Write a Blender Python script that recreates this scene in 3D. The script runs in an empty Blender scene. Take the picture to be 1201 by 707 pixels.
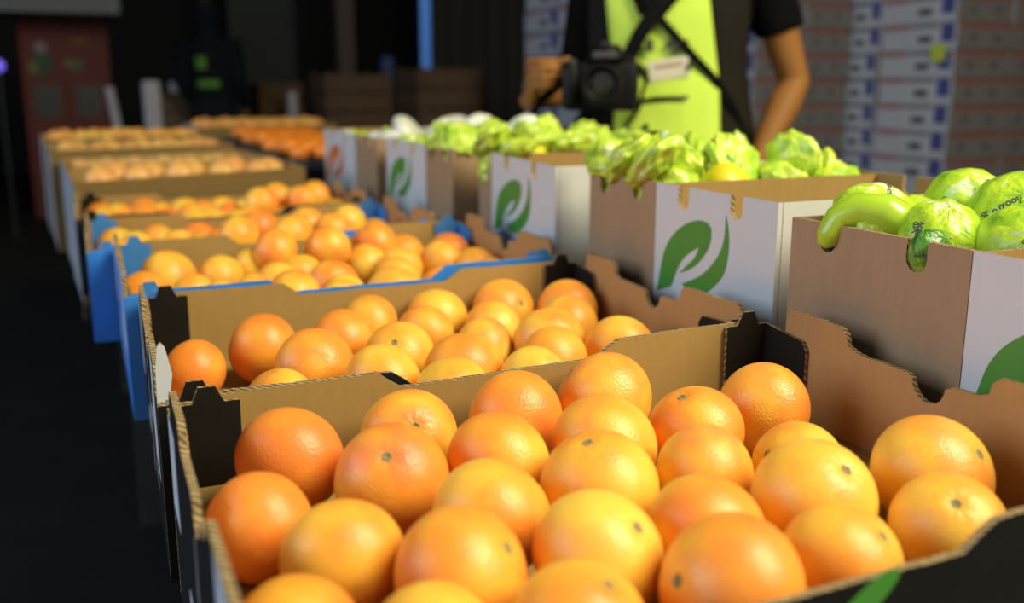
import bpy, bmesh, math, random
from mathutils import Vector, Matrix, Quaternion, noise
from mathutils.bvhtree import BVHTree
from mathutils.geometry import tessellate_polygon

# ------------------------------------------------------------------ camera, world, lights
S = bpy.context.scene
COL = S.collection
R90 = math.pi / 2
cam_d = bpy.data.cameras.new('view'); cam = bpy.data.objects.new('view', cam_d); COL.objects.link(cam)
pitch, yaw = 0.215512, 0.403081
cam.location = (0, 0, 1.10)
cam.rotation_euler = (R90 - pitch, 0, -yaw)
cam_d.sensor_width = 36.0; cam_d.lens = 36.0 * 1158 / 1201; cam_d.clip_start = 0.02
cam_d.dof.use_dof = True; cam_d.dof.focus_distance = 0.86; cam_d.dof.aperture_fstop = 3.4
S.camera = cam

W = bpy.data.worlds.new('world'); S.world = W; W.use_nodes = True
W.node_tree.nodes['Background'].inputs[0].default_value = (0.95, 0.88, 0.74, 1)
W.node_tree.nodes['Background'].inputs[1].default_value = 0.36
def area(name, loc, aim, size, size_y, power, col):
    d = bpy.data.lights.new(name, 'AREA'); d.shape = 'RECTANGLE'; d.size = size; d.size_y = size_y
    d.energy = power; d.color = col
    o = bpy.data.objects.new(name, d); COL.objects.link(o); o.location = loc
    o.rotation_euler = (Vector(aim) - Vector(loc)).to_track_quat('-Z', 'Y').to_euler()
    return o
area('warm_hall_lamp', (2.1, -0.9, 3.5), (0.5, 1.0, 0.85), 0.9, 2.2, 222, (1.0, 0.92, 0.62))
area('cool_doorway_light', (-4.8, 1.4, 2.7), (1.0, 2.0, 0.9), 4.2, 3.0, 205, (0.70, 0.83, 1.0))
S.view_settings.view_transform = 'Standard'; S.view_settings.look = 'None'
S.view_settings.gamma = 1.0; S.view_settings.exposure = 0.0; S.view_settings.use_curve_mapping = False

random.seed(7)
rnd = random.Random(11)

# ------------------------------------------------------------------ helpers
def put(name, me, mats=None, parent=None, loc=None):
    if isinstance(me, bmesh.types.BMesh):
        m = bpy.data.meshes.new(name); me.to_mesh(m); me.free(); me = m
    if mats is not None:
        for m in (mats if isinstance(mats, (list, tuple)) else [mats]): me.materials.append(m)
    o = bpy.data.objects.new(name, me); COL.objects.link(o)
    if parent is not None: o.parent = parent
    if loc is not None: o.location = loc
    return o
def tag(o, label, cat, group=None):
    o['label'] = label; o['category'] = cat
    if group: o['group'] = group
    return o
def thing(name, label, cat, loc=(0, 0, 0), rz=0.0, group=None):
    o = bpy.data.objects.new(name, None); COL.objects.link(o); o.location = loc; o.rotation_euler = (0, 0, rz)
    o.empty_display_size = 0.05
    return tag(o, label, cat, group)
def struct(o): o['kind'] = 'structure'; return o
def box(bm, x0, x1, y0, y1, z0, z1, mi=0):
    v = [bm.verts.new((x, y, z)) for z in (z0, z1) for y in (y0, y1) for x in (x0, x1)]
    for q in ((0, 2, 3, 1), (4, 5, 7, 6), (0, 1, 5, 4), (2, 6, 7, 3), (0, 4, 6, 2), (1, 3, 7, 5)):
        bm.faces.new([v[i] for i in q]).material_index = mi
def boxbm(*a, bevel=0.0, seg=1):
    bm = bmesh.new(); box(bm, *a)
    if bevel: bmesh.ops.bevel(bm, geom=bm.edges[:], offset=bevel, segments=seg, affect='EDGES', profile=0.5)
    return bm
def smooth(o):
    for p in o.data.polygons: p.use_smooth = True
    return o
def extrude_poly(bm, pts, d, mi=(0, 0, 0)):
    """closed polygon of 3D points pushed along vector d; material indices front, back, rim"""
    d = Vector(d); a = [bm.verts.new(p) for p in pts]; b = [bm.verts.new(Vector(p) + d) for p in pts]
    tris = tessellate_polygon([[Vector(p) for p in pts]])
    n = len(pts)
    for t in tris:
        try:
            bm.faces.new([a[i] for i in t]).material_index = mi[0]
            bm.faces.new([b[i] for i in reversed(t)]).material_index = mi[1]
        except ValueError: pass
    for i in range(n):
        j = (i + 1) % n
        bm.faces.new((a[i], b[i], b[j], a[j])).material_index = mi[2]
def tube(bm, pts, rad, seg=10, cap=True, mi=0):
    pts = [Vector(p) for p in pts]; rings = []
    up = Vector((0, 0, 1))
    n = len(pts); prev = None
    for i, p in enumerate(pts):
        t = (pts[min(i + 1, n - 1)] - pts[max(i - 1, 0)]).normalized()
        if prev is None:
            u = t.cross(up)
            if u.length < 1e-3: u = t.cross(Vector((0, 1, 0)))
            u.normalize()
        else:
            u = (prev - t * prev.dot(t)).normalized()
        prev = u; w = t.cross(u)
        r = rad[i] if isinstance(rad, (list, tuple)) else rad
        ra, rb = r if isinstance(r, (list, tuple)) else (r, r)
        rings.append([bm.verts.new(p + u * (math.cos(k * 2 * math.pi / seg) * ra) + w * (math.sin(k * 2 * math.pi / seg) * rb)) for k in range(seg)])
    for i in range(n - 1):
        for k in range(seg):
            l = (k + 1) % seg
            bm.faces.new((rings[i][k], rings[i][l], rings[i + 1][l], rings[i + 1][k])).material_index = mi
    if cap:
        bm.faces.new(list(reversed(rings[0]))).material_index = mi
        bm.faces.new(rings[-1]).material_index = mi
def loft(bm, rings, seg=28, mi=0):
    """rings: (cx, cy, z, a, b) horizontal ellipses"""
    rs = [[bm.verts.new((cx + a * math.cos(2 * math.pi * k / seg), cy + b * math.sin(2 * math.pi * k / seg), z)) for k in range(seg)] for cx, cy, z, a, b in rings]
    for i in range(len(rs) - 1):
        for k in range(seg):
            l = (k + 1) % seg
            bm.faces.new((rs[i][k], rs[i][l], rs[i + 1][l], rs[i + 1][k])).material_index = mi
    bm.faces.new(list(reversed(rs[0]))).material_index = mi; bm.faces.new(rs[-1]).material_index = mi
def ellipsoid(bm, c, r, seg=20, rng=14, mat=None):
    m = Matrix.Translation(c) @ (mat or Matrix.Identity(4)) @ Matrix.Diagonal((r[0], r[1], r[2], 1))
    bmesh.ops.create_uvsphere(bm, u_segments=seg, v_segments=rng, radius=1.0, matrix=m)
def remeshed(bm, voxel, iters=6):
    """one continuous surface out of overlapping closed shells"""
    bmesh.ops.recalc_face_normals(bm, faces=bm.faces[:])
    m = bpy.data.meshes.new('tmp'); bm.to_mesh(m); bm.free()
    o = bpy.data.objects.new('tmp', m); COL.objects.link(o)
    r = o.modifiers.new('r', 'REMESH'); r.mode = 'VOXEL'; r.voxel_size = voxel; r.use_smooth_shade = True
    s = o.modifiers.new('s', 'SMOOTH'); s.factor = 0.5; s.iterations = iters
    dg = bpy.context.evaluated_depsgraph_get()
    out = bpy.data.meshes.new_from_object(o.evaluated_get(dg))
    bpy.data.objects.remove(o); bpy.data.meshes.remove(m)
    for p in out.polygons: p.use_smooth = True
    return out

# ------------------------------------------------------------------ materials
def nodes(name):
    m = bpy.data.materials.new(name); m.use_nodes = True
    nt = m.node_tree; return m, nt, nt.nodes['Principled BSDF']
def N(nt, t, **kw):
    n = nt.nodes.new(t)
    for k, v in kw.items():
        if k.startswith('i_'): n.inputs[int(k[2:]) if k[2:].isdigit() else k[2:]].default_value = v
        else: setattr(n, k, v)
    return n
def plain(name, c, rough=0.6, metal=0.0, vary=0.12, scale=14.0, bump=0.0, bscale=200.0, spec=None, coat=0.0):
    m, nt, b = nodes(name); L = nt.links.new
    b.inputs['Roughness'].default_value = rough; b.inputs['Metallic'].default_value = metal
    if spec is not None: b.inputs['Specular IOR Level'].default_value = spec
    if coat: b.inputs['Coat Weight'].default_value = coat
    tc = N(nt, 'ShaderNodeTexCoord'); nz = N(nt, 'ShaderNodeTexNoise'); nz.inputs['Scale'].default_value = scale
    nz.inputs['Detail'].default_value = 4
    L(tc.outputs['Object'], nz.inputs['Vector'])
    mx = N(nt, 'ShaderNodeMix', data_type='RGBA')
    mx.inputs['A'].default_value = (*[v * (1 - vary) for v in c], 1); mx.inputs['B'].default_value = (*[min(1, v * (1 + vary)) for v in c], 1)
    L(nz.outputs['Fac'], mx.inputs['Factor']); L(mx.outputs['Result'], b.inputs['Base Color'])
    if bump:
        n2 = N(nt, 'ShaderNodeTexNoise'); n2.inputs['Scale'].default_value = bscale; L(tc.outputs['Object'], n2.inputs['Vector'])
        bp = N(nt, 'ShaderNodeBump'); bp.inputs['Strength'].default_value = bump; bp.inputs['Distance'].default_value = 0.002
        L(n2.outputs['Fac'], bp.inputs['Height']); L(bp.outputs['Normal'], b.inputs['Normal'])
    return m
def emit(name, c, s):
    m, nt, b = nodes(name)
    b.inputs['Base Color'].default_value = (*c, 1); b.inputs['Emission Color'].default_value = (*c, 1); b.inputs['Emission Strength'].default_value = s
    return m
def kraft(name, c, rough=0.8):
    """cardboard liner: faint vertical flute lines, fibres and patches"""
    m, nt, b = nodes(name); L = nt.links.new
    tc = N(nt, 'ShaderNodeTexCoord'); mp = N(nt, 'ShaderNodeMapping'); mp.inputs['Scale'].default_value = (1, 1, 0.15)
    L(tc.outputs['Object'], mp.inputs['Vector'])
    n1 = N(nt, 'ShaderNodeTexNoise'); n1.inputs['Scale'].default_value = 160; n1.inputs['Detail'].default_value = 3; L(mp.outputs[0], n1.inputs['Vector'])
    n2 = N(nt, 'ShaderNodeTexNoise'); n2.inputs['Scale'].default_value = 9; L(tc.outputs['Object'], n2.inputs['Vector'])
    ad = N(nt, 'ShaderNodeMath', operation='MULTIPLY_ADD'); ad.inputs[1].default_value = 0.5
    L(n1.outputs['Fac'], ad.inputs[0]); hf = N(nt, 'ShaderNodeMath', operation='MULTIPLY'); hf.inputs[1].default_value = 0.5; L(n2.outputs['Fac'], hf.inputs[0]); L(hf.outputs[0], ad.inputs[2])
    mx = N(nt, 'ShaderNodeMix', data_type='RGBA')
    mx.inputs['A'].default_value = (*[v * 0.80 for v in c], 1); mx.inputs['B'].default_value = (*[min(1, v * 1.20) for v in c], 1)
    L(ad.outputs[0], mx.inputs['Factor']); L(mx.outputs['Result'], b.inputs['Base Color'])
    b.inputs['Roughness'].default_value = rough; b.inputs['Specular IOR Level'].default_value = 0.25
    bp = N(nt, 'ShaderNodeBump'); bp.inputs['Strength'].default_value = 0.12; bp.inputs['Distance'].default_value = 0.001
    L(n1.outputs['Fac'], bp.inputs['Height']); L(bp.outputs['Normal'], b.inputs['Normal'])
    return m
def flute_edge(name):
    """cut edge of corrugated board: pale liner with dark flute holes"""
    m, nt, b = nodes(name); L = nt.links.new
    tc = N(nt, 'ShaderNodeTexCoord'); sp = N(nt, 'ShaderNodeSeparateXYZ'); L(tc.outputs['Object'], sp.inputs[0])
    ad = N(nt, 'ShaderNodeMath', operation='ADD'); L(sp.outputs[0], ad.inputs[0]); L(sp.outputs[1], ad.inputs[1])
    ad2 = N(nt, 'ShaderNodeMath', operation='MULTIPLY_ADD'); ad2.inputs[1].default_value = 1.0; L(sp.outputs[2], ad2.inputs[0]); L(ad.outputs[0], ad2.inputs[2])
    nz = N(nt, 'ShaderNodeTexNoise'); nz.inputs['Scale'].default_value = 120; L(tc.outputs['Object'], nz.inputs['Vector'])
    ml = N(nt, 'ShaderNodeMath', operation='MULTIPLY'); ml.inputs[1].default_value = 900.0; L(ad2.outputs[0], ml.inputs[0])
    m2 = N(nt, 'ShaderNodeMath', operation='MULTIPLY_ADD'); m2.inputs[1].default_value = 6.0; L(nz.outputs['Fac'], m2.inputs[0]); L(ml.outputs[0], m2.inputs[2])
    sn = N(nt, 'ShaderNodeMath', operation='SINE'); L(m2.outputs[0], sn.inputs[0])
    n3 = N(nt, 'ShaderNodeMath', operation='MULTIPLY_ADD'); n3.inputs[1].default_value = 1.6; n3.inputs[2].default_value = -0.75; L(nz.outputs['Fac'], n3.inputs[0])
    s2 = N(nt, 'ShaderNodeMath', operation='ADD'); L(sn.outputs[0], s2.inputs[0]); L(n3.outputs[0], s2.inputs[1])
    cr = N(nt, 'ShaderNodeValToRGB'); cr.color_ramp.elements[0].position = 0.25; cr.color_ramp.elements[0].color = (0.17, 0.11, 0.055, 1)
    cr.color_ramp.elements[1].position = 0.62; cr.color_ramp.elements[1].color = (0.47, 0.35, 0.18, 1)
    L(s2.outputs[0], cr.inputs[0]); L(cr.outputs[0], b.inputs['Base Color'])
    b.inputs['Roughness'].default_value = 0.9; b.inputs['Specular IOR Level'].default_value = 0.1
    return m
def peel():
    """citrus peel: object colour red = orange amount, green = blush amount, blue = seed"""
    m, nt, b = nodes('citrus_peel'); L = nt.links.new
    oi = N(nt, 'ShaderNodeObjectInfo'); sc = N(nt, 'ShaderNodeSeparateColor'); L(oi.outputs['Color'], sc.inputs[0])
    tc = N(nt, 'ShaderNodeTexCoord'); of = N(nt, 'ShaderNodeVectorMath', operation='ADD'); cb = N(nt, 'ShaderNodeCombineXYZ')
    ml = N(nt, 'ShaderNodeMath', operation='MULTIPLY'); ml.inputs[1].default_value = 40; L(sc.outputs[2], ml.inputs[0])
    L(ml.outputs[0], cb.inputs[0]); L(ml.outputs[0], cb.inputs[1]); L(tc.outputs['Object'], of.inputs[0]); L(cb.outputs[0], of.inputs[1])
    n1 = N(nt, 'ShaderNodeTexNoise'); n1.inputs['Scale'].default_value = 0.75; n1.inputs['Detail'].default_value = 2; L(of.outputs[0], n1.inputs['Vector'])
    n2 = N(nt, 'ShaderNodeTexNoise'); n2.inputs['Scale'].default_value = 9; n2.inputs['Detail'].default_value = 5; L(of.outputs[0], n2.inputs['Vector'])
    # orange amount = red + (noise-.5)*k
    a1 = N(nt, 'ShaderNodeMath', operation='MULTIPLY_ADD'); a1.inputs[1].default_value = 1.5; a1.inputs[2].default_value = -0.80; L(n1.outputs['Fac'], a1.inputs[0])
    a2 = N(nt, 'ShaderNodeMath', operation='ADD'); L(sc.outputs[0], a2.inputs[0]); L(a1.outputs[0], a2.inputs[1])
    a3 = N(nt, 'ShaderNodeMath', operation='MULTIPLY_ADD'); a3.inputs[1].default_value = 0.22; L(n2.outputs['Fac'], a3.inputs[0]); L(a2.outputs[0], a3.inputs[2])
    cr = N(nt, 'ShaderNodeValToRGB'); e = cr.color_ramp.elements
    e[0].position = 0.06; e[0].color = (0.93, 0.60, 0.085, 1); e[1].position = 0.92; e[1].color = (0.88, 0.255, 0.038, 1)
    x = e.new(0.38); x.color = (0.92, 0.47, 0.055, 1); x = e.new(0.63); x.color = (0.91, 0.345, 0.042, 1)
    L(a3.outputs[0], cr.inputs[0])
    # blush
    n3 = N(nt, 'ShaderNodeTexNoise'); n3.inputs['Scale'].default_value = 0.9; of2 = N(nt, 'ShaderNodeVectorMath', operation='ADD'); of2.inputs[1].default_value = (7, 3, 9)
    L(of.outputs[0], of2.inputs[0]); L(of2.outputs[0], n3.inputs['Vector'])
    rr = N(nt, 'ShaderNodeMapRange'); rr.inputs['From Min'].default_value = 0.5; rr.inputs['From Max'].default_value = 0.72; L(n3.outputs['Fac'], rr.inputs[0])
    mb = N(nt, 'ShaderNodeMath', operation='MULTIPLY'); L(rr.outputs[0], mb.inputs[0]); L(sc.outputs[1], mb.inputs[1])
    mx = N(nt, 'ShaderNodeMix', data_type='RGBA'); mx.inputs['B'].default_value = (0.85, 0.20, 0.075, 1)
    L(mb.outputs[0], mx.inputs['Factor']); L(cr.outputs[0], mx.inputs['A'])
    mp = N(nt, 'ShaderNodeMix', data_type='RGBA'); mp.inputs['A'].default_value = (0.70, 0.42, 0.19, 1)   # object alpha: how ripe (1) or pale (0)
    L(oi.outputs['Alpha'], mp.inputs['Factor']); L(mx.outputs['Result'], mp.inputs['B']); L(mp.outputs['Result'], b.inputs['Base Color'])
    vo = N(nt, 'ShaderNodeTexVoronoi'); vo.inputs['Scale'].default_value = 20; L(tc.outputs['Object'], vo.inputs['Vector'])
    n4 = N(nt, 'ShaderNodeTexNoise'); n4.inputs['Scale'].default_value = 34; L(tc.outputs['Object'], n4.inputs['Vector'])
    mm = N(nt, 'ShaderNodeMath', operation='MULTIPLY_ADD'); mm.inputs[1].default_value = 0.5; L(n4.outputs['Fac'], mm.inputs[0]); L(vo.outputs['Distance'], mm.inputs[2])
    bp = N(nt, 'ShaderNodeBump'); bp.inputs['Strength'].default_value = 0.20; bp.inputs['Distance'].default_value = 0.0015
    L(mm.outputs[0], bp.inputs['Height']); L(bp.outputs['Normal'], b.inputs['Normal'])
    b.inputs['Roughness'].default_value = 0.37; b.inputs['Specular IOR Level'].default_value = 0.5
    b.inputs['Subsurface Weight'].default_value = 0.22; b.inputs['Subsurface Radius'].default_value = (0.012, 0.005, 0.001); b.inputs['Subsurface Scale'].default_value = 0.6
    return m
def film(name, c0, c1, c2, pale=0.60):
    m, nt, b = nodes(name); L = nt.links.new
    tc = N(nt, 'ShaderNodeTexCoord'); oi = N(nt, 'ShaderNodeObjectInfo')
    cb = N(nt, 'ShaderNodeCombineXYZ'); ml = N(nt, 'ShaderNodeMath', operation='MULTIPLY'); ml.inputs[1].default_value = 50; L(oi.outputs['Random'], ml.inputs[0]); L(ml.outputs[0], cb.inputs[0])
    of = N(nt, 'ShaderNodeVectorMath', operation='ADD'); L(tc.outputs['Object'], of.inputs[0]); L(cb.outputs[0], of.inputs[1])
    n1 = N(nt, 'ShaderNodeTexNoise'); n1.inputs['Scale'].default_value = 1.5; n1.inputs['Detail'].default_value = 3; L(of.outputs[0], n1.inputs['Vector'])
    cr = N(nt, 'ShaderNodeValToRGB'); e = cr.color_ramp.elements
    e[0].position = 0.30; e[0].color = (*c0, 1); e[1].position = 0.52; e[1].color = (*c1, 1)
    x = e.new(pale); x.color = (*c1, 1); x = e.new(pale + 0.05); x.color = (*c2, 1)
    L(n1.outputs['Fac'], cr.inputs[0]); L(cr.outputs[0], b.inputs['Base Color'])
    n2 = N(nt, 'ShaderNodeTexNoise'); n2.inputs['Scale'].default_value = 3.5; n2.inputs['Detail'].default_value = 3; n2.inputs['Distortion'].default_value = 1.2; L(of.outputs[0], n2.inputs['Vector'])
    bp = N(nt, 'ShaderNodeBump'); bp.inputs['Strength'].default_value = 0.22; bp.inputs['Distance'].default_value = 0.012
    L(n2.outputs['Fac'], bp.inputs['Height']); L(bp.outputs['Normal'], b.inputs['Normal'])
    b.inputs['Roughness'].default_value = 0.3; b.inputs['Transmission Weight'].default_value = 0.0
    b.inputs['Coat Weight'].default_value = 0.25; b.inputs['Coat Roughness'].default_value = 0.15
    return m

M = dict(
    peel=peel(), stem=plain('stem_scar', (0.26, 0.22, 0.09), 0.8, vary=0.5, scale=60),
    kraft_in=kraft('kraft_inside', (0.36, 0.225, 0.075)), kraft_side=kraft('kraft_side_liner', (0.44, 0.235, 0.085)),
    kraft_front=kraft('kraft_front', (0.19, 0.12, 0.038)), kraft_out=kraft('kraft_outside', (0.36, 0.235, 0.135)), edge=flute_edge('board_edge'),  # front kraft of far trays is darkened to paint in light falloff
    black=plain('black_ink_board', (0.009, 0.0085, 0.009), 0.5, vary=0.3, scale=30, bump=0.05, spec=0.3),
    black_flap=plain('black_flap_board', (0.012, 0.009, 0.007), 0.75, vary=0.3, scale=30, spec=0.15),
    blue=plain('blue_ink_board', (0.035, 0.22, 0.70), 0.45, vary=0.15, scale=20),
    blue_flap=plain('blue_flap_board', (0.04, 0.20, 0.52), 0.6, vary=0.15, scale=20),
    white_board=plain('white_print_board', (0.62, 0.63, 0.64), 0.5, vary=0.04, scale=8),
    grey_board=plain('grey_print_board', (0.30, 0.33, 0.37), 0.6, vary=0.1, scale=8),
    print_white=plain('white_ink', (0.62, 0.66, 0.74), 0.45, vary=0.1),
    leaf_edge=plain('blue_board_edge', (0.10, 0.28, 0.62), 0.7), leaf=plain('green_leaf_ink', (0.065, 0.27, 0.035), 0.5, vary=0.12, scale=20),
    leaf_orange=plain('orange_leaf_ink', (0.70, 0.16, 0.03), 0.5, vary=0.1),
    film=film('green_film', (0.22, 0.50, 0.022), (0.52, 0.72, 0.04), (0.80, 0.85, 0.50)), lime=plain('lime_film', (0.42, 0.62, 0.035), 0.32, vary=0.25, scale=12, coat=0.3),  # green film: dark tone is painted shade, pale patches partly painted highlights
    film_pale=film('pale_green_film', (0.26, 0.54, 0.035), (0.58, 0.74, 0.07), (0.80, 0.83, 0.52), 0.63),
    film_white=film('white_film', (0.66, 0.70, 0.52), (0.78, 0.79, 0.70), (0.82, 0.82, 0.78), 0.66),
    film_dark=film('dark_green_film', (0.02, 0.12, 0.012), (0.09, 0.27, 0.02), (0.25, 0.42, 0.06)),
    yellow=plain('yellow_rind', (0.80, 0.68, 0.03), 0.4, vary=0.12, scale=3, bump=0.1, bscale=30),
    ink=plain('dark_ink', (0.05, 0.05, 0.075), 0.6, vary=0.1),
    mandarin=plain('mandarin_rind', (0.80, 0.23, 0.02), 0.4, vary=0.15, scale=3),
    plastic=plain('black_plastic', (0.013, 0.014, 0.014), 0.45, vary=0.2),
    grey_plastic=plain('grey_plastic', (0.06, 0.07, 0.075), 0.5, vary=0.2),
    floor=plain('dark_asphalt', (0.016, 0.0155, 0.015), 0.9, vary=0.35, scale=5, bump=0.2, bscale=60, spec=0.1),
    wall=plain('dark_cladding', (0.014, 0.014, 0.016), 0.8, vary=0.3, scale=2, spec=0.2),
    steel=plain('dark_steel', (0.035, 0.036, 0.04), 0.6, vary=0.2),
    table=plain('dark_table_board', (0.02, 0.018, 0.016), 0.7, vary=0.3),
)

# ------------------------------------------------------------------ building shell
struct(put('floor', boxbm(-7, 10, -3, 14, -0.2, 0), M['floor']))
struct(put('ceiling', boxbm(-7, 10, -3, 14, 5.6, 5.8), M['wall']))
struct(put('wall_back', boxbm(-7, 10, 14, 14.2, 0, 5.6), M['wall']))
struct(put('wall_left', boxbm(-7.2, -7, -3, 14.2, 0, 5.6), M['wall']))
struct(put('wall_right', boxbm(10, 10.2, -3, 14.2, 0, 5.6), M['wall']))

# ------------------------------------------------------------------ tables
def table(label, x0, x1, y0, y1, top):
    t = thing('display_table', label, 'table', ((x0 + x1) / 2, (y0 + y1) / 2, 0))
    hx, hy = (x1 - x0) / 2, (y1 - y0) / 2
    put('tabletop', boxbm(-hx, hx, -hy, hy, top - 0.04, top, bevel=0.004), M['table'], t)
    for sx in (-1, 1):
        for sy in (-1, 0, 1):
            put('leg', boxbm(sx * (hx - 0.12) - 0.03, sx * (hx - 0.12) + 0.03, sy * (hy - 0.1) - 0.03, sy * (hy - 0.1) + 0.03, 0, top - 0.04), M['steel'], t)
        put('rail', boxbm(sx * (hx - 0.12) - 0.015, sx * (hx - 0.12) + 0.015, -hy + 0.13, hy - 0.13, 0.16, 0.2), M['steel'], t)
    return t
table('long dark table carrying the black and blue fruit trays', 0.06, 1.04, 0.30, 2.445, 0.70)
table('lower dark table carrying the plain kraft trays and mandarin crates', -0.04, 1.10, 2.455, 5.1, 0.60)

# ------------------------------------------------------------------ fruit meshes
def citrus_mesh(seed, nu, nv, obl=0.93, lump=0.022):
    r = random.Random(seed); ph = [r.uniform(0, 6.28) for _ in range(8)]; am = [r.uniform(0.4, 1) for _ in range(8)]
    nr = r.randint(7, 10)
    def rad(t, p):
        v = 1 + lump * (am[0] * math.sin(2 * p + ph[0]) * math.sin(t) ** 2 * 0.5 + am[1] * math.sin(p + ph[1]) * math.sin(2 * t) * 0.7 + am[2] * math.sin(3 * p + ph[2]) * math.sin(t) ** 3 * 0.35)
        v -= 0.075 * math.exp(-(t / 0.16) ** 2) + 0.03 * math.exp(-((math.pi - t) / 0.2) ** 2)
        v += 0.0035 * math.sin(nr * p + ph[3]) * math.exp(-((t - 0.22) / 0.2) ** 2)
        return v
    verts = [(0, 0, rad(0, 0) * obl)]
    for i in range(1, nv):
        t = math.pi * (i / nv) ** 1.0
        for j in range(nu):
            p = 2 * math.pi * j / nu; q = rad(t, p)
            verts.append((q * math.sin(t) * math.cos(p), q * math.sin(t) * math.sin(p), q * math.cos(t) * obl))
    verts.append((0, 0, -rad(math.pi, 0) * obl))
    faces = [(0, 1 + j, 1 + (j + 1) % nu) for j in range(nu)]
    for i in range(nv - 2):
        for j in range(nu):
            a = 1 + i * nu; k = (j + 1) % nu
            faces.append((a + j, a + nu + j, a + nu + k, a + k))
    a = 1 + (nv - 2) * nu; l = len(verts) - 1
    faces += [(l, a + (j + 1) % nu, a + j) for j in range(nu)]
    me = bpy.data.meshes.new('citrus'); me.from_pydata(verts, [], faces); me.materials.append(M['peel'])
    for p in me.polygons: p.use_smooth = True
    return me
def stem_mesh():
    bm = bmesh.new(); n = 20; rings = []
    for rr, z in ((0.115, 0.85), (0.10, 0.875), (0.062, 0.90), (0.05, 0.878), (0.022, 0.872)):
        rings.append([bm.verts.new((rr * (1 + 0.22 * math.cos(5 * k * 2 * math.pi / n)) * math.cos(2 * math.pi * k / n), rr * (1 + 0.22 * math.cos(5 * k * 2 * math.pi / n)) * math.sin(2 * math.pi * k / n), z + 0.006 * math.sin(3 * k))) for k in range(n)])
    for a, b in zip(rings, rings[1:]):
        for k in range(n): bm.faces.new((a[k], a[(k + 1) % n], b[(k + 1) % n], b[k]))
    bm.faces.new(rings[-1])
    me = bpy.data.meshes.new('stem_scar'); bm.to_mesh(me); bm.free(); me.materials.append(M['stem'])
    for p in me.polygons: p.use_smooth = True
    return me
CIT_HI = [citrus_mesh(s, 56, 36) for s in range(6)]
CIT_LO = [citrus_mesh(s, 28, 18) for s in range(20, 24)]
STEM = stem_mesh()
ORD = ['first', 'second', 'third', 'fourth', 'fifth', 'sixth', 'seventh', 'eighth', 'ninth', 'tenth', 'eleventh', 'twelfth', 'thirteenth']
def hue_word(h, b):
    if b > 0.6 and h > 0.4: return 'red-blushed'
    return 'yellow' if h < 0.28 else 'golden' if h < 0.46 else 'orange' if h < 0.68 else 'deep orange'
def turned(d, spin):
    return Vector((0, 0, 1)).rotation_difference(Vector(d).normalized()) @ Quaternion((0, 0, 1), spin)
def grapefruit(x, y, base, R, h, blush, d, hi, stem):
    o = bpy.data.objects.new('grapefruit', rnd.choice(CIT_HI if hi else CIT_LO)); COL.objects.link(o)
    o.scale = (R, R, R); o.rotation_mode = 'QUATERNION'; o.rotation_quaternion = turned(d, rnd.uniform(0, 6.28))
    o.location = (x, y, base + R * 0.975)
    o.color = (h, blush, rnd.random(), 1)
    if stem:
        s = bpy.data.objects.new('stem_scar', STEM); COL.objects.link(s); s.parent = o
    return o
def rows_of(pts, n):
    """row and place of every fruit: rows from the front wall to the back, places from the aisle"""
    ys = sorted(range(len(pts)), key=lambda i: pts[i][1]); rows = []; k = math.ceil(len(pts) / n)
    for r in range(n):
        rows.append(sorted(ys[r * k:(r + 1) * k], key=lambda i: pts[i][0]))
    return [r for r in rows if r]
def label_rows(objs, pts, n, tray, noun='grapefruit', group=None):
    rows = rows_of(pts, n)
    for ri, r in enumerate(rows):
        rn = 'front row' if ri == 0 else 'back row' if ri == len(rows) - 1 else ORD[ri] + ' row'
        for k, i in enumerate(r):
            pl = ORD[k] + ' from aisle' if len(r) > 1 else 'alone'
            w = objs[i].get('hue', '')
            tag(objs[i], f"{w} {noun}, {pl}, {rn} of {tray}".strip(), noun.split()[-1], group or f"{noun} in {tray}")
            if 'hue' in objs[i]: del objs[i]['hue']
def fill(pts, base, tray, n, hues=None, hi=True, stems=True, pale=0.0, yaw=None):
    if yaw:
        q = [(p[0] - yaw[0], p[1] - yaw[1], p[2]) for p in pts]; pts = [(yaw[0] + a * math.cos(YAW) - b * math.sin(YAW), yaw[1] + a * math.sin(YAW) + b * math.cos(YAW), r) for a, b, r in q]
    objs = []
    for i, p in enumerate(pts):
        h = hues[i] if hues else min(0.9, max(0.1, rnd.gauss(0.42, 0.17)))
        bl = rnd.choice((0, 0, 0.15, 0.4, 0.7)) if not (hues and len(p) > 3 and i == 3) else 1.0
        d = p[3] if len(p) > 3 else (rnd.uniform(-1, 1), rnd.uniform(-0.2, 1), rnd.uniform(-0.7, 0.6))
        o = grapefruit(p[0], p[1], base, p[2], h, bl, d, hi, stems); o.color[3] = 1 - pale; o['hue'] = hue_word(h, bl); objs.append(o)
    label_rows(objs, pts, n, tray)

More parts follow.
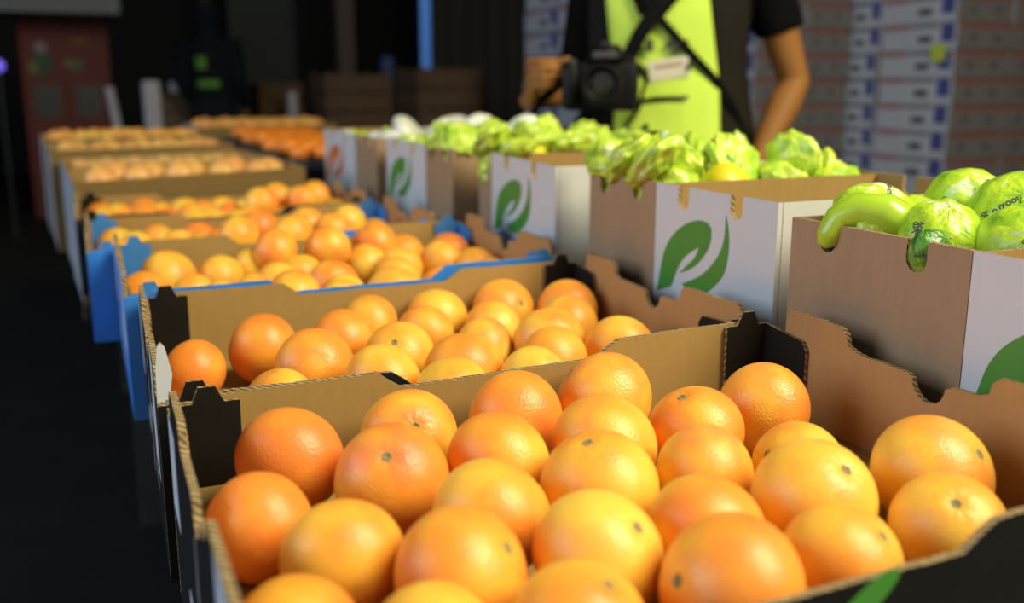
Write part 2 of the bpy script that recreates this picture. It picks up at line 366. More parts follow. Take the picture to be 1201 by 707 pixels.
# ------------------------------------------------------------------ fruit trays (open corrugated cartons)
def long_profile(L, H, dip, fs=0.0):
    k = L / 0.565
    return [(0, H - 0.006), (0.026 * k, H - 0.006), (0.032 * k, H), (0.166 * k + fs, H), (0.186 * k + fs, H - dip), (0.372 * k, H - dip), (0.395 * k, H), (L - 0.032 * k, H), (L - 0.026 * k, H - 0.006), (L, H - 0.006)]
def side_profile(D, H, up):
    c = D / 2; p = [(0, H - 0.004), (0.028, H - 0.004), (0.030, H + up - 0.006), (0.036, H + up), (0.140, H + up - 0.001), (0.147, H + up - 0.007), (0.149, H + 0.004), (0.160, H)]
    p += [(c - 0.024, H - 0.001)]
    for a in range(0, 181, 20): p.append((c - 0.017 * math.cos(math.radians(a)), H - 0.004 - 0.016 * math.sin(math.radians(a))))
    p += [(c + 0.024, H - 0.001)]
    q = [(D - u, h) for u, h in ((0, H - 0.004), (0.028, H - 0.004), (0.030, H + up - 0.006), (0.036, H + up), (0.104, H + up - 0.001), (0.111, H + up - 0.007), (0.113, H + 0.004), (0.125, H))]
    return p + list(reversed(q))
def refine(p, step):
    out = []
    for (a, b), (c, d) in zip(p, p[1:]):
        n = max(1, int(math.hypot(c - a, d - b) / step))
        out += [(a + (c - a) * k / n, b + (d - b) * k / n) for k in range(n)]
    return out + [p[-1]]
def tray(label, x0, x1, y0, y1, zb, zl, zr, ink, base_z, rz=0.0, th=0.0052, dip=0.015, up=0.02, flaps=True, plainwalls=False, fine=True, leafmark=False, print_side=True, inner='kraft_in', front=None, fs=0.0):
    """x0..x1 runs along the front; zl / zr are the rim heights at the aisle end and the other end"""
    L, D = x1 - x0, y1 - y0
    t = thing('fruit_tray', label, 'tray', (x0, y0, zb), rz, 'open cardboard trays of grapefruit')
    out = M[ink]; flap = M['blue_flap' if ink == 'blue' else 'black_flap' if ink == 'black' else 'kraft_in']
    hl, hr = zl - zb, zr - zb
    tilt = lambda u: (hr - hl) * u / L
    jr = random.Random(hash(label) % 1000 if False else len(label))
    rag = lambda: jr.uniform(-0.0006, 0.0006) if fine else 0
    def wall(name, prof, place, push, mats):
        bm = bmesh.new(); pr = refine(prof, 0.012 if fine else 0.05)
        pts = [place(0 if i == 0 else pr[-1][0], 0) for i in (0,)] 
        poly = [place(pr[0][0], 0)] + [place(u, h + rag()) for u, h in pr] + [place(pr[-1][0], 0)]
        extrude_poly(bm, poly, push, (0, 1, 2)); bmesh.ops.recalc_face_normals(bm, faces=bm.faces[:])
        return put(name, bm, mats, t)
    lp = long_profile(L, hl, dip) if not plainwalls else [(0, hl), (L, hl)]
    fp = long_profile(L, hl, dip, fs) if not plainwalls else lp
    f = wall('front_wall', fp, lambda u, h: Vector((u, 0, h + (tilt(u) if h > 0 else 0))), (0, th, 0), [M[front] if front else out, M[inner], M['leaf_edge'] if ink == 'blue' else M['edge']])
    wall('back_wall', lp, lambda u, h: Vector((u, D, h + (tilt(u) if h > 0 else 0))), (0, -th, 0), [out, M[inner], M['edge']])
    sl = side_profile(D - 2 * th - 0.001, hl, up) if not plainwalls else [(0, hl), (D - 2 * th, hl)]
    sr = side_profile(D - 2 * th - 0.001, hr - 0.004, up) if not plainwalls else [(0, hr), (D - 2 * th, hr)]
    lw = wall('aisle_side_wall', sl, lambda u, h: Vector((0, th + u, h)), (th, 0, 0), [out, M['kraft_side'], M['edge']])
    wall('inner_side_wall', sr, lambda u, h: Vector((L, th + u, h)), (-th, 0, 0), [out, M['kraft_side'], M['edge']])
    put('tray_floor', boxbm(th + 0.0005, L - th - 0.0005, th + 0.0005, D - th - 0.0005, 0, base_z - zb), M[inner], t)
    if flaps:
        for sx in (0, 1):
            for sy in (0, 1):
                H = (hr if sx else hl) - 0.003; bm = bmesh.new(); g = 0.001; tf = 0.0035; b0 = base_z - zb + 0.001
                X = (lambda u: L - th - g - u) if sx else (lambda u: th + g + u)
                Y = (lambda v: D - th - g - v) if sy else (lambda v: th + g + v)
                w = 0.048
                pr = [(0, b0), (0, H), (0.012, H), (0.017, H + 0.013), (0.030, H + 0.013), (0.036, H), (w, H), (w, b0)]
                extrude_poly(bm, [Vector((X(u), Y(0), h)) for u, h in pr], (0, -tf if sy else tf, 0), (0, 0, 1))
                v1 = 0.064 if sy else 0.100
                pr = [(tf, b0), (tf, H), (v1 - 0.006, H - 0.006), (v1, H - 0.014), (v1, b0)]
                extrude_poly(bm, [Vector((X(0), Y(u), h)) for u, h in pr], (-tf if sx else tf, 0, 0), (0, 0, 1))
                bmesh.ops.recalc_face_normals(bm, faces=bm.faces[:])
                put('corner_flap', bm, [flap, M['edge']], t)
    if print_side and ink in ('black', 'blue'):
        # pale printed strokes on the aisle side
        e = 0.0006
        for ya, yb, za, zb2 in ((0.045, 0.106, 0.45, (hl + 0.019) / hl), (0.13, 0.135, 0.2, 0.8), (0.16, 0.19, 0.55, 0.62), (0.22, 0.225, 0.1, 0.85), (0.27, 0.30, 0.25, 0.4), (D - 0.07, D - 0.02, 0.5, 0.97)):
            bm = bmesh.new(); p = [Vector((-e, ya, za * hl)), Vector((-e, yb, (za + 0.02) * hl)), Vector((-e, yb, zb2 * hl)), Vector((-e, ya + 0.004, (zb2 - 0.03) * hl))]
            extrude_poly(bm, p, (e * 0.9, 0, 0)); put('printed_stroke', bm, M['print_white'], t)
    if leafmark:
        e = 0.0006; zz = zb
        pts = [(0.306, 0.815), (0.318, 0.834), (0.336, 0.844), (0.346, 0.8515), (0.357, 0.857), (0.366, 0.8575), (0.3675, 0.853), (0.362, 0.846), (0.352, 0.836), (0.335, 0.823), (0.322, 0.815)]
        bm = bmesh.new(); extrude_poly(bm, [Vector((px - x0, -e, pz - zz)) for px, pz in pts], (0, e * 0.9, 0)); put('leaf_logo', bm, M['leaf'], t)
    return t

T1 = [(0.119,0.697,0.0403),(0.081,0.600,0.0356),(0.119,0.534,0.0368),(0.178,0.633,0.0402,(-0.26,-0.62,0.74)),(0.216,0.714,0.0385,(-0.10,-0.83,0.55)),(0.079,0.463,0.0340),(0.175,0.484,0.0396,(0.60,-0.52,0.60)),(0.137,0.422,0.0349),(0.220,0.549,0.0395),(0.260,0.635,0.0390),(0.309,0.716,0.0403),(0.305,0.562,0.0412,(-0.30,-0.06,0.95)),(0.257,0.473,0.0400,(0.39,-0.59,0.71)),(0.213,0.411,0.0367,(0.33,-0.34,0.88)),(0.396,0.724,0.0430),(0.347,0.632,0.0412),(0.430,0.634,0.0390,(-0.41,-0.02,0.91)),(0.388,0.558,0.0373),(0.337,0.480,0.0379),(0.305,0.409,0.0413,(-0.95,0.01,0.32)),(0.514,0.657,0.0402),(0.463,0.548,0.0349),(0.424,0.484,0.0420,(0.14,-0.60,0.79)),(0.388,0.416,0.0363,(0.37,-0.58,0.72)),(0.530,0.487,0.0428,(0.35,-0.73,0.59)),(0.482,0.426,0.0363,(-0.38,-0.48,0.79))]
H1 = [.74,.78,.42,.66,.50,.55,.62,.30,.42,.50,.64,.38,.18,.46,.42,.55,.56,.26,.42,.70,.66,.45,.26,.50,.32,.32]
T2 = [(0.087,1.069,0.0340),(0.165,1.109,0.0407),(0.202,1.005,0.0420),(0.151,0.928,0.0340),(0.258,1.109,0.0390),(0.310,1.184,0.0379),(0.301,1.026,0.0390,(-0.35,-0.68,0.64)),(0.254,0.926,0.0406),(0.399,1.183,0.0395),(0.362,1.119,0.0358),(0.409,1.040,0.0349),(0.343,0.933,0.0420),(0.305,0.862,0.0396),(0.491,1.180,0.0420,(0.32,-0.86,0.39)),(0.450,1.117,0.0355),(0.568,1.143,0.0420),(0.531,1.069,0.0403),(0.477,1.008,0.0420),(0.447,0.933,0.0397),(0.398,0.876,0.0376),(0.533,0.941,0.0404),(0.204,0.872,0.0340)]
H2 = [.72,.76,.58,.36,.58,.46,.30,.50,.30,.52,.30,.46,.24,.64,.30,.58,.50,.42,.46,.22,.34,.40]
T3 = [(0.245,1.332,0.0407),(0.300,1.285,0.0360),(0.375,1.290,0.0413),(0.319,1.421,0.0378),(0.419,1.428,0.0364),(0.447,1.505,0.0373),(0.409,1.567,0.0365),(0.477,1.596,0.0401),(0.558,1.585,0.0400),(0.521,1.518,0.0390),(0.560,1.463,0.0358),(0.560,1.395,0.0340),(0.458,1.340,0.0340),(0.098,1.553,0.0420),(0.058,1.480,0.0340),(0.121,1.426,0.0340),(0.151,1.352,0.0347),(0.174,1.553,0.0357),(0.232,1.594,0.0367),(0.245,1.464,0.0356),(0.202,1.396,0.0340),(0.292,1.522,0.0346),(0.344,1.601,0.0386),(0.317,1.348,0.0340)]
def lattice(x0, x1, y0, y1, R, jit=0.004):
    out = []; ny = int((y1 - y0) / (2 * R * 0.93)); nx = int((x1 - x0 - R) / (2 * R))
    for j in range(ny):
        for i in range(nx):
            x = x0 + R + 0.002 + i * (x1 - x0 - 3 * R - 0.004) / max(1, nx - 1) + (R if j % 2 else 0); y = y0 + R + 0.002 + j * (y1 - y0 - 2 * R - 0.004) / max(1, ny - 1)
            out.append((min(x1 - R, max(x0 + R, x + rnd.uniform(-jit, jit))), min(y1 - R, max(y0 + R, y + rnd.uniform(-jit, jit))), R * rnd.uniform(0.92, 1.0)))
    return out

tray('front black open tray with green leaf print, full of grapefruit', 0.040, 0.606, 0.352, 0.776, 0.70, 0.862, 0.876, 'black', 0.790, leafmark=True)
fill(T1, 0.790, 'front black tray', 5, H1)
t2 = tray('second black open tray standing between front tray and blue tray', 0.034, 0.610, 0.794, 1.224, 0.70, 0.858, 0.863, 'black', 0.768, rz=-0.018, fs=0.022)
fill(T2, 0.768, 'second black tray', 5, H2)
bm = bmesh.new(); extrude_poly(bm, [Vector((x - 0.034, 0.0062, z - 0.70)) for x, z in ((0.0345, 0.852), (0.0350, 0.880), (0.0372, 0.899), (0.0400, 0.902), (0.0432, 0.898), (0.0475, 0.876), (0.0455, 0.864), (0.0440, 0.852))], (0, 0.0045, 0), (0, 1, 2))
bmesh.ops.recalc_face_normals(bm, faces=bm.faces[:]); put('bent_tab', bm, [M['print_white'], M['kraft_in'], M['edge']], t2)
tray('blue open tray standing directly behind the second black tray', 0.026, 0.606, 1.2335, 1.650, 0.70, 0.8595, 0.8665, 'blue', 0.775, dip=0.017)
fill(T3, 0.775, 'front blue tray', 5)
tray('rear blue open tray touching the last black tray', -0.014, 0.570, 1.660, 2.050, 0.70, 0.850, 0.858, 'blue', 0.768, fine=False)
fill(lattice(-0.005, 0.56, 1.67, 2.04, 0.0375), 0.768, 'rear blue tray', 5, hi=False)
tray('third black open tray behind both blue trays', -0.032, 0.550, 2.060, 2.435, 0.70, 0.853, 0.858, 'black', 0.778, fine=False)
fill(lattice(-0.022, 0.54, 2.07, 2.425, 0.0375), 0.778, 'third black tray', 4, hi=False)
def heaped(pts, base, tray):
    objs = []
    for x, y in pts:
        h = rnd.uniform(0.2, 0.6); o = grapefruit(x, y, base, 0.037, h, 0.2, (rnd.uniform(-1, 1), rnd.uniform(-0.2, 1), 0.3), False, True); o['hue'] = hue_word(h, 0.2); objs.append(o)
    label_rows(objs, pts, 2, f'heap on top of {tray}')
heaped([(0.235, 1.790), (0.325, 1.765), (0.405, 1.790), (0.285, 1.865), (0.375, 1.870), (0.455, 1.880)], 0.802, 'rear blue tray')
heaped([(0.34, 2.19), (0.43, 2.20), (0.39, 2.28), (0.48, 2.29)], 0.812, 'third black tray')
heaped([(0.262, 1.572), (0.345, 1.566), (0.428, 1.590)], 0.806, 'front blue tray')
YAW = 0.055
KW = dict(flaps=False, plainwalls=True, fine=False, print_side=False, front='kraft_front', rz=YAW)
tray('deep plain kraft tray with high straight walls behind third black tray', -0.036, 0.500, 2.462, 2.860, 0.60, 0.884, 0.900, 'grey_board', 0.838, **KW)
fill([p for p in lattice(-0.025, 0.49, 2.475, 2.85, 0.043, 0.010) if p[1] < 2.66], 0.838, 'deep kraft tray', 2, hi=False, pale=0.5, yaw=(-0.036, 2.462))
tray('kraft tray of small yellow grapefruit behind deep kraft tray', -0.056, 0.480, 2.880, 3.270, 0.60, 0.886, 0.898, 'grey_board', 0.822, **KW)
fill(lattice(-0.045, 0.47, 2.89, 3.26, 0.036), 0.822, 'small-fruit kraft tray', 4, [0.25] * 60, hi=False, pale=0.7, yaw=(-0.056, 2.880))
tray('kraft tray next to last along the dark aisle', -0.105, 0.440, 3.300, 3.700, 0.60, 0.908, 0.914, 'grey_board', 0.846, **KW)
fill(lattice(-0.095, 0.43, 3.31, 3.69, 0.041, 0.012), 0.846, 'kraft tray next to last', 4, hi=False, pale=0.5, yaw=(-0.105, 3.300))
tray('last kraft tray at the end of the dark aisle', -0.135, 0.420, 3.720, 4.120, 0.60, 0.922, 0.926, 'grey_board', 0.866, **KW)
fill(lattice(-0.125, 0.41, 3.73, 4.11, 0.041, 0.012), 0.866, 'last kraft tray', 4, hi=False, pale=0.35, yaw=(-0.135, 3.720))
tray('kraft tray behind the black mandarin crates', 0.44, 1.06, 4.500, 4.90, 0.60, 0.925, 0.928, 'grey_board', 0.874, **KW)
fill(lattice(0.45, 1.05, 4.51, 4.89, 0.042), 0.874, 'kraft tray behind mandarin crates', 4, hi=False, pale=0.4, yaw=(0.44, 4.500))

# ------------------------------------------------------------------ black plastic crates of mandarins
mand = bpy.data.meshes.new('mandarin'); bm = bmesh.new(); ellipsoid(bm, (0, 0, 0), (1, 1, 0.84), 20, 14); bm.to_mesh(mand); bm.free(); mand.materials.append(M['mandarin'])
for p in mand.polygons: p.use_smooth = True
def crate(label, x0, x1, y0, y1, zb, zt):
    t = thing('plastic_crate', label, 'crate', ((x0 + x1) / 2, (y0 + y1) / 2, zb), 0, 'black mandarin crates')
    a, b, h = (x1 - x0) / 2, (y1 - y0) / 2, zt - zb
    put('crate_floor', boxbm(-a, a, -b, b, 0, 0.012), M['plastic'], t)
    for s in (-1, 1):
        for k in range(4):
            z = 0.02 + k * (h - 0.06) / 4
            put('slat', boxbm(-a, a, s * b - 0.006, s * b + 0.006, z, z + 0.05), M['plastic'], t)
            put('slat', boxbm(s * a - 0.006, s * a + 0.006, -b + 0.007, b - 0.007, z, z + 0.05), M['plastic'], t)
    bm = bmesh.new()
    for s in (-1, 1):
        box(bm, -a - 0.012, a + 0.012, s * b - 0.012, s * b + 0.012, h - 0.03, h); box(bm, s * a - 0.012, s * a + 0.012, -b, b, h - 0.03, h)
    put('rim', bm, M['grey_plastic'], t)
    for sx in (-1, 1):
        for sy in (-1, 1): put('corner_post', boxbm(sx * a - 0.014, sx * a + 0.014, sy * b - 0.014, sy * b + 0.014, 0, h - 0.03), M['plastic'], t)
    return t
for ci, (y0, y1, nm) in enumerate(((2.97, 3.40, 'first mandarin crate'), (3.45, 3.88, 'middle mandarin crate'), (3.93, 4.36, 'last mandarin crate'))):
    crate(f'black slatted plastic crate holding mandarins, {nm.split()[0]} of three behind white cartons', 0.53, 0.90, y0, y1, 0.60, 0.885)
    pts = lattice(0.55, 0.88, y0 + 0.02, y1 - 0.02, 0.033); objs = []
    for p in pts:
        o = bpy.data.objects.new('mandarin', mand); COL.objects.link(o); o.scale = (p[2],) * 3; o.rotation_euler = (rnd.uniform(-.5, .5), rnd.uniform(-.5, .5), 0)
        o.location = (p[0], p[1], 0.862 + p[2]*0.9 + 0.02 * math.sin(3.14 * (p[1] - y0) / (y1 - y0))); objs.append(o)
    label_rows(objs, pts, 6, nm, 'bright orange mandarin')
    put('layer_board', boxbm(-0.17, 0.17, -0.20, 0.20, 0.0, 0.865 - 0.60), M['plastic'], bpy.data.objects['plastic_crate' if ci == 0 else f'plastic_crate.{ci:03d}'])

# ------------------------------------------------------------------ tall cartons with white printed half and leaf logo
LEAF1 = [(1.063,.864),(1.054,.894),(1.039,.915),(1.013,.933),(.984,.943),(.963,.943),(.953,.937),(.953,.923),(.962,.907),(.981,.890),(1.001,.880),(1.018,.874),(1.001,.886),(.985,.898),(.976,.912),(.995,.903),(1.013,.890),(1.025,.873),(1.035,.855),(1.046,.851),(1.068,.843)]
LEAF2 = [(.925,.956),(.919,.940),(.917,.921),(.920,.900),(.928,.884),(.949,.866),(.971,.854),(.999,.856),(1.010,.862),(.973,.878),(.948,.896),(.932,.915),(.926,.934)]
LEAF1 = [((1.078 - y), z - 0.980) for y, z in LEAF1]; LEAF2 = [((1.078 - y), z - 0.980) for y, z in LEAF2]   # measured from the white half's far edge and the rim
def curve(pts, n=4, sharp=50):
    out = []; m = len(pts); V = [Vector((a, b)) for a, b in pts]
    def corner(i):
        a, b = V[i] - V[i - 1], V[(i + 1) % m] - V[i]; return abs(a.angle_signed(b)) > math.radians(sharp)
    for i in range(m):
        p1, p2 = V[i], V[(i + 1) % m]
        t1 = (p2 - p1) if corner(i) else (p2 - V[i - 1]) / 2
        t2 = (p2 - p1) if corner((i + 1) % m) else (V[(i + 2) % m] - p1) / 2
        for k in range(n):
            u = k / n; h1 = 2*u**3 - 3*u*u + 1; h2 = u**3 - 2*u*u + u; h3 = -2*u**3 + 3*u*u; h4 = u**3 - u*u
            q = p1 * h1 + t1 * h2 + p2 * h3 + t2 * h4; out.append((q.x, q.y))
    return out
LEAF1 = curve(LEAF1); LEAF2 = curve(LEAF2)
def notch_top(a, b, h, cs):
    p = [(a, h)]
    for c in cs:
        p.append((c - 0.0115, h))
        for k in range(0, 181, 20): p.append((c - 0.0115 * math.cos(math.radians(k)), h - 0.016 - 0.0115 * math.sin(math.radians(k))))
        p.append((c + 0.0115, h))
    return p + [(b, h)]
def carton(label, x0, yn, yf, zt, W_, wk, flip, fill_z, leafm='leaf', rz=0.0, logo=True):
    """yn/yf near and far ends; wk: depth of kraft half; flip: kraft half at the near end"""
    zb = 0.70; h = zt - zb; D = yf - yn; th = 0.006
    t = thing('tall_carton', label, 'carton', (x0, yn, zb), rz, 'tall half-white cartons')
    yd = wk if flip else D - wk                                  # boundary kraft / white
    def side(name, a, b, mats, x, push, cs):
        bm = bmesh.new(); pr = notch_top(a, b, h, cs)
        poly = [Vector((x, a, 0))] + [Vector((x, u, v)) for u, v in pr] + [Vector((x, b, 0))]
        extrude_poly(bm, poly, (push, 0, 0), (0, 1, 2)); bmesh.ops.recalc_face_normals(bm, faces=bm.faces[:])
        for f in bm.faces:
            if f.material_index == 2 and abs(f.normal.y) > 0.98 and min(abs(f.calc_center_median().y - a), abs(f.calc_center_median().y - b)) < 0.002: f.material_index = 0
        return put(name, bm, mats, t)
    kA, kB = (0, yd) if flip else (yd, D); wA, wB = (yd, D) if flip else (0, yd)
    kr, wh = [M['kraft_out'], M['kraft_in'], M['edge']], [M['white_board'], M['kraft_in'], M['edge']]
    for x, push in ((0, th), (W_, -th)):
        lk = kB - kA; lw = wB - wA
        side('kraft_side_panel', kA + 0.0005, kB - 0.0005, kr, x, push, [kA + lk * 0.26, kA + lk * 0.76])
        side('white_side_panel', wA + 0.0005, wB - 0.0005, wh, x, push, [wA + lw * 0.30, wA + lw * 0.74])
    def end(name, y, push, mats, hh=h):
        bm = bmesh.new(); extrude_poly(bm, [Vector((th + 0.0005, y, 0)), Vector((th + 0.0005, y, hh)), Vector((W_ - th - 0.0005, y, hh)), Vector((W_ - th - 0.0005, y, 0))], (0, push, 0), (0, 1, 2))
        bmesh.ops.recalc_face_normals(bm, faces=bm.faces[:]); return put(name, bm, mats, t)
    end('near_end_panel', 0, th, kr if flip else wh); end('far_end_panel', D, -th, wh if flip else kr)
    end('divider_panel', yd - th / 2, th, [M['kraft_in'], M['kraft_in'], M['edge']], h - 0.002)
    fk = fill_z - zb
    a, b = (th, yd - th / 2) if flip else (yd + th / 2, D - th)
    put('filled_compartment_floor', boxbm(th, W_ - th, a + 0.0005, b - 0.0005, 0, fk), M['kraft_in'], t)
    a, b = (yd + th / 2, D - th) if flip else (th, yd - th / 2)
    put('open_compartment_floor', boxbm(th, W_ - th, a + 0.0005, b - 0.0005, 0, h - 0.15 if not flip else fk), M['kraft_in'], t)
    if logo:
        e = 0.0007; sc = (wB - wA) / 0.245
        for L_ in (LEAF1, LEAF2):
            bm = bmesh.new(); extrude_poly(bm, [Vector((-e, wB - d * sc, h + v)) for d, v in L_], (e * 0.9, 0, 0)); bmesh.ops.recalc_face_normals(bm, faces=bm.faces[:]); put('leaf_logo', bm, M[leafm], t)
        if not flip:
            bm = bmesh.new(); pts = [(0.115, -0.085), (0.135, -0.10), (0.15, -0.13), (0.152, -0.18), (0.145, -0.24), (0.06, -0.24), (0.062, -0.20), (0.075, -0.15), (0.095, -0.11)]
            extrude_poly(bm, [Vector((u - 0.018, -e, h + v)) for u, v in pts], (0, e * 0.9, 0)); put('leaf_logo', bm, M[leafm], t)
    return t
carton('first tall carton beside front black tray, wrapped fruit heaped high', 0.640, 0.300, 0.790, 0.972, 0.40, 0.222, False, 0.918)
c2 = carton('second tall carton facing the second black tray, shiny wrapped fruit', 0.656, 0.832, 1.255, 0.981, 0.36, 0.180, False, 0.925)
bm = bmesh.new()
for k in range(9): box(bm, -0.0007, -0.0001, 0.012 + k * 0.006, 0.016 + k * 0.006, 0.118, 0.121 + 0.001 * (k % 2))
put('small_print', bm, plain('blue_small_print', (0.12, 0.16, 0.36), 0.6), c2)['kind'] = 'stuff'
carton('third tall carton in front of the photographer with wrapped fruit', 0.640, 1.335, 1.735, 0.982, 0.36, 0.080, False, 0.925, rz=-0.08)
carton('fourth tall carton whose kraft half comes first, green and white wraps', 0.640, 1.790, 2.245, 0.982, 0.36, 0.165, True, 0.930)
carton('last tall carton with orange leaf print and white wraps', 0.632, 2.300, 2.860, 0.978, 0.36, 0.205, True, 0.935, 'leaf_orange')

# ------------------------------------------------------------------ film-wrapped fruit
def wrap_mesh(seed, tails=1, nu=64, nv=44, mat='film', crumple=0.0):
    r = random.Random(seed); off = Vector((r.uniform(-50, 50), r.uniform(-50, 50), r.uniform(-50, 50)))
    ph = r.uniform(0, 6.28); npl = r.randint(9, 14)
    verts = []; faces = []
    def pt(t, p):
        d = Vector((math.sin(t) * math.cos(p), math.sin(t) * math.sin(p), math.cos(t)))
        q = 1 + 0.05 * noise.noise(d * 1.3 + off) + 0.05 * noise.noise(d * 3.1 + off)
        w = math.exp(-(t / 0.75) ** 2) + 0.5 * math.exp(-((math.pi - t) / 0.6) ** 2)
        pl = noise.noise(Vector((math.cos(p) * 2.2, math.sin(p) * 2.2, t * 0.6)) + off)
        q += w * 0.085 * (abs(math.sin(npl * 0.5 * p + ph + 3.5 * pl)) - 0.5) + 0.055 * (0.4 - abs(noise.noise(d * 1.9 + off * 2)))
        if crumple: q += crumple * (noise.noise(d * 2.3 + off * 3) + 0.55 * noise.noise(d * 5.2 + off) - 0.5 * abs(noise.noise(d * 3.4 + off)))
        if tails:
            fl = 0.55 + 0.45 * math.cos(2 * p + ph)
            q += 0.55 * math.exp(-(t / 0.24) ** 2) * (0.7 + 0.3 * fl)
        v = d * q
        if tails and t < 0.5:
            k = 1 - t / 0.5; v.x += 0.22 * k * k * math.cos(ph); v.y += 0.22 * k * k * math.sin(ph); v.x *= 1 + 0.9 * k * abs(math.cos(p + ph)); v.y *= 1 + 0.9 * k * abs(math.cos(p + ph))
        return v
    verts.append(pt(0.0001, 0))
    for i in range(1, nv):
        for j in range(nu): verts.append(pt(math.pi * i / nv, 2 * math.pi * j / nu))
    verts.append(pt(math.pi - 0.0001, 0))
    faces = [(0, 1 + j, 1 + (j + 1) % nu) for j in range(nu)]
    for i in range(nv - 2):
        for j in range(nu):
            a = 1 + i * nu; k = (j + 1) % nu; faces.append((a + j, a + nu + j, a + nu + k, a + k))
    a = 1 + (nv - 2) * nu; l = len(verts) - 1
    faces += [(l, a + (j + 1) % nu, a + j) for j in range(nu)]
    me = bpy.data.meshes.new('wrapped_fruit'); me.from_pydata([tuple(v) for v in verts], [], faces); me.materials.append(M[mat])
    for p in me.polygons: p.use_smooth = True
    return me
def text_points(txt):
    cu = bpy.data.curves.new('t', 'FONT'); cu.body = txt; cu.align_x = 'CENTER'; cu.align_y = 'CENTER'; cu.resolution_u = 2; cu.offset = 0.022
    o = bpy.data.objects.new('t', cu); COL.objects.link(o); dg = bpy.context.evaluated_depsgraph_get(); dg.update()
    m = bpy.data.meshes.new_from_object(o.evaluated_get(dg)); v = [x.co.copy() for x in m.vertices]; f = [tuple(p.vertices) for p in m.polygons]
    bpy.data.objects.remove(o); bpy.data.curves.remove(cu); bpy.data.meshes.remove(m); return v, f
GLY = text_points('dookro')
def lettering(o, me, d_local, roll, size):
    """the film's dark lettering laid on the wrinkled surface"""
    bv = BVHTree.FromPolygons([v.co for v in me.vertices], [tuple(p.vertices) for p in me.polygons])
    d = Vector(d_local).normalized(); u = d.orthogonal().normalized(); u = Quaternion(d, roll) @ u; w = d.cross(u); vs = []
    for q in GLY[0]:
        k = (d + u * q.x * size + w * q.y * size * 1.15).normalized(); hit = bv.ray_cast(k * 3, -k)
        vs.append((hit[0] if hit[0] else k) + k * 0.008)
    m = bpy.data.meshes.new('printed_lettering'); m.from_pydata([tuple(v) for v in vs], [], GLY[1]); m.materials.append(M['ink'])
    l = bpy.data.objects.new('printed_lettering', m); COL.objects.link(l); l.parent = o; l['label'] = 'dark lettering printed on the film'
WR = [wrap_mesh(s, s % 2) for s in range(40, 48)]; WP = [wrap_mesh(s, 1, 44, 32, 'film_pale', 0.22) for s in range(60, 65)]
WW = [wrap_mesh(s, 0, 36, 24, 'film_white') for s in range(80, 83)]; WD = [wrap_mesh(90, 0, mat='film_dark')]
lemon = bpy.data.meshes.new('pomelo'); bm = bmesh.new(); ellipsoid(bm, (0, 0, 0), (1, 1, 1), 28, 20)
for v in bm.verts:
    if v.co.z > 0: v.co.z += 0.22 * math.exp(-((v.co.x ** 2 + v.co.y ** 2) / 0.12))
bm.to_mesh(lemon); bm.free(); lemon.materials.append(M['yellow'])
for p in lemon.polygons: p.use_smooth = True
CAMP = Vector((0, 0, 1.1))
def wrapped(me, loc, R, label, group, scale=(1, 1, 1), rot=None, letters=0, cat='wrapped fruit', name='wrapped_fruit'):
    o = bpy.data.objects.new(name, me); COL.objects.link(o); o.location = loc; o.scale = (R * scale[0], R * scale[1], R * scale[2])
    o.rotation_mode = 'QUATERNION'; q = rot or Quaternion((rnd.gauss(0, 1), rnd.gauss(0, 1), rnd.gauss(0, 1), rnd.gauss(0, 1))).normalized(); o.rotation_quaternion = q
    tag(o, label, cat, group)
    v = (CAMP - Vector(loc)).normalized()
    for k in range(letters):
        w = (v + Vector((rnd.uniform(-.75, .75), rnd.uniform(-.5, .5), rnd.uniform(-.15, .6)))).normalized()
        lettering(o, me, q.inverted() @ w, rnd.uniform(0, 6.28), 0.20)
    return o
G1 = 'wrapped fruit in the first tall carton'
def dirq(d, s=0.0): return turned(d, s)
# first carton, each one seen (x, y, z, R)
wrapped(WR[0], (0.706, 0.748, 0.972), 0.036, 'long pale green wrapped fruit at the aisle corner of first carton', G1, (1.25, 0.95, 0.9), dirq((0.2, 1, 0.1)), 2)
wrapped(WP[2], (0.682, 0.712, 0.9535), 0.033, 'smooth lime wrapped fruit whose film hooks out of the first notch', G1, (1.1, 1.0, 0.9), dirq((0, 1, -0.2)))
wrapped(WR[2], (0.706, 0.664, 0.9600), 0.040, 'yellow-topped wrapped fruit at the middle of first carton rim', G1, (1, 1, 0.95), dirq((0.3, 0.5, -1)), 4)
wrapped(WR[3], (0.742, 0.609, 0.9570), 0.0405, 'wrapped fruit with broad pleats beside the divider of first carton', G1, (1.05, 1, 0.95), dirq((-0.6, -0.5, -0.6)), 3)
wrapped(WR[4], (0.822, 0.748, 0.974), 0.041, 'green wrapped fruit at back of first carton, lying low', G1, (1.15, 1, 0.9), None, 2)
wrapped(WR[5], (0.806, 0.668, 0.976), 0.042, 'big ribbed wrapped fruit crowning the heap of first carton', G1, (1.1, 1.1, 0.95), dirq((0.5, 0.6, -0.6)), 5)
wrapped(WR[6], (0.892, 0.690, 0.975), 0.040, 'rounded wrapped fruit behind the crowning one in first carton', G1, (1.1, 1, 1), None, 3)
wrapped(WR[7], (0.838, 0.600, 0.956), 0.038, 'shadowed wrapped fruit low against the divider of first carton', G1, (1, 1, 1), None, 3)
wrapped(WR[1], (0.930, 0.610, 0.958), 0.038, 'wrapped fruit at the outer corner of first carton', G1, (1, 1, 1), None, 2)
wrapped(WR[3], (0.960, 0.720, 0.960), 0.039, 'wrapped fruit at the outer back corner of first carton', G1, (1, 1, 1), None, 2)
wrapped(WR[5], (0.760, 0.752, 0.956), 0.036, 'wrapped fruit half hidden at back wall of first carton', G1, (1, 1, 1), None, 1)
wrapped(WR[6], (0.770, 0.690, 0.952), 0.034, 'wrapped fruit buried under the heap of first carton', G1)
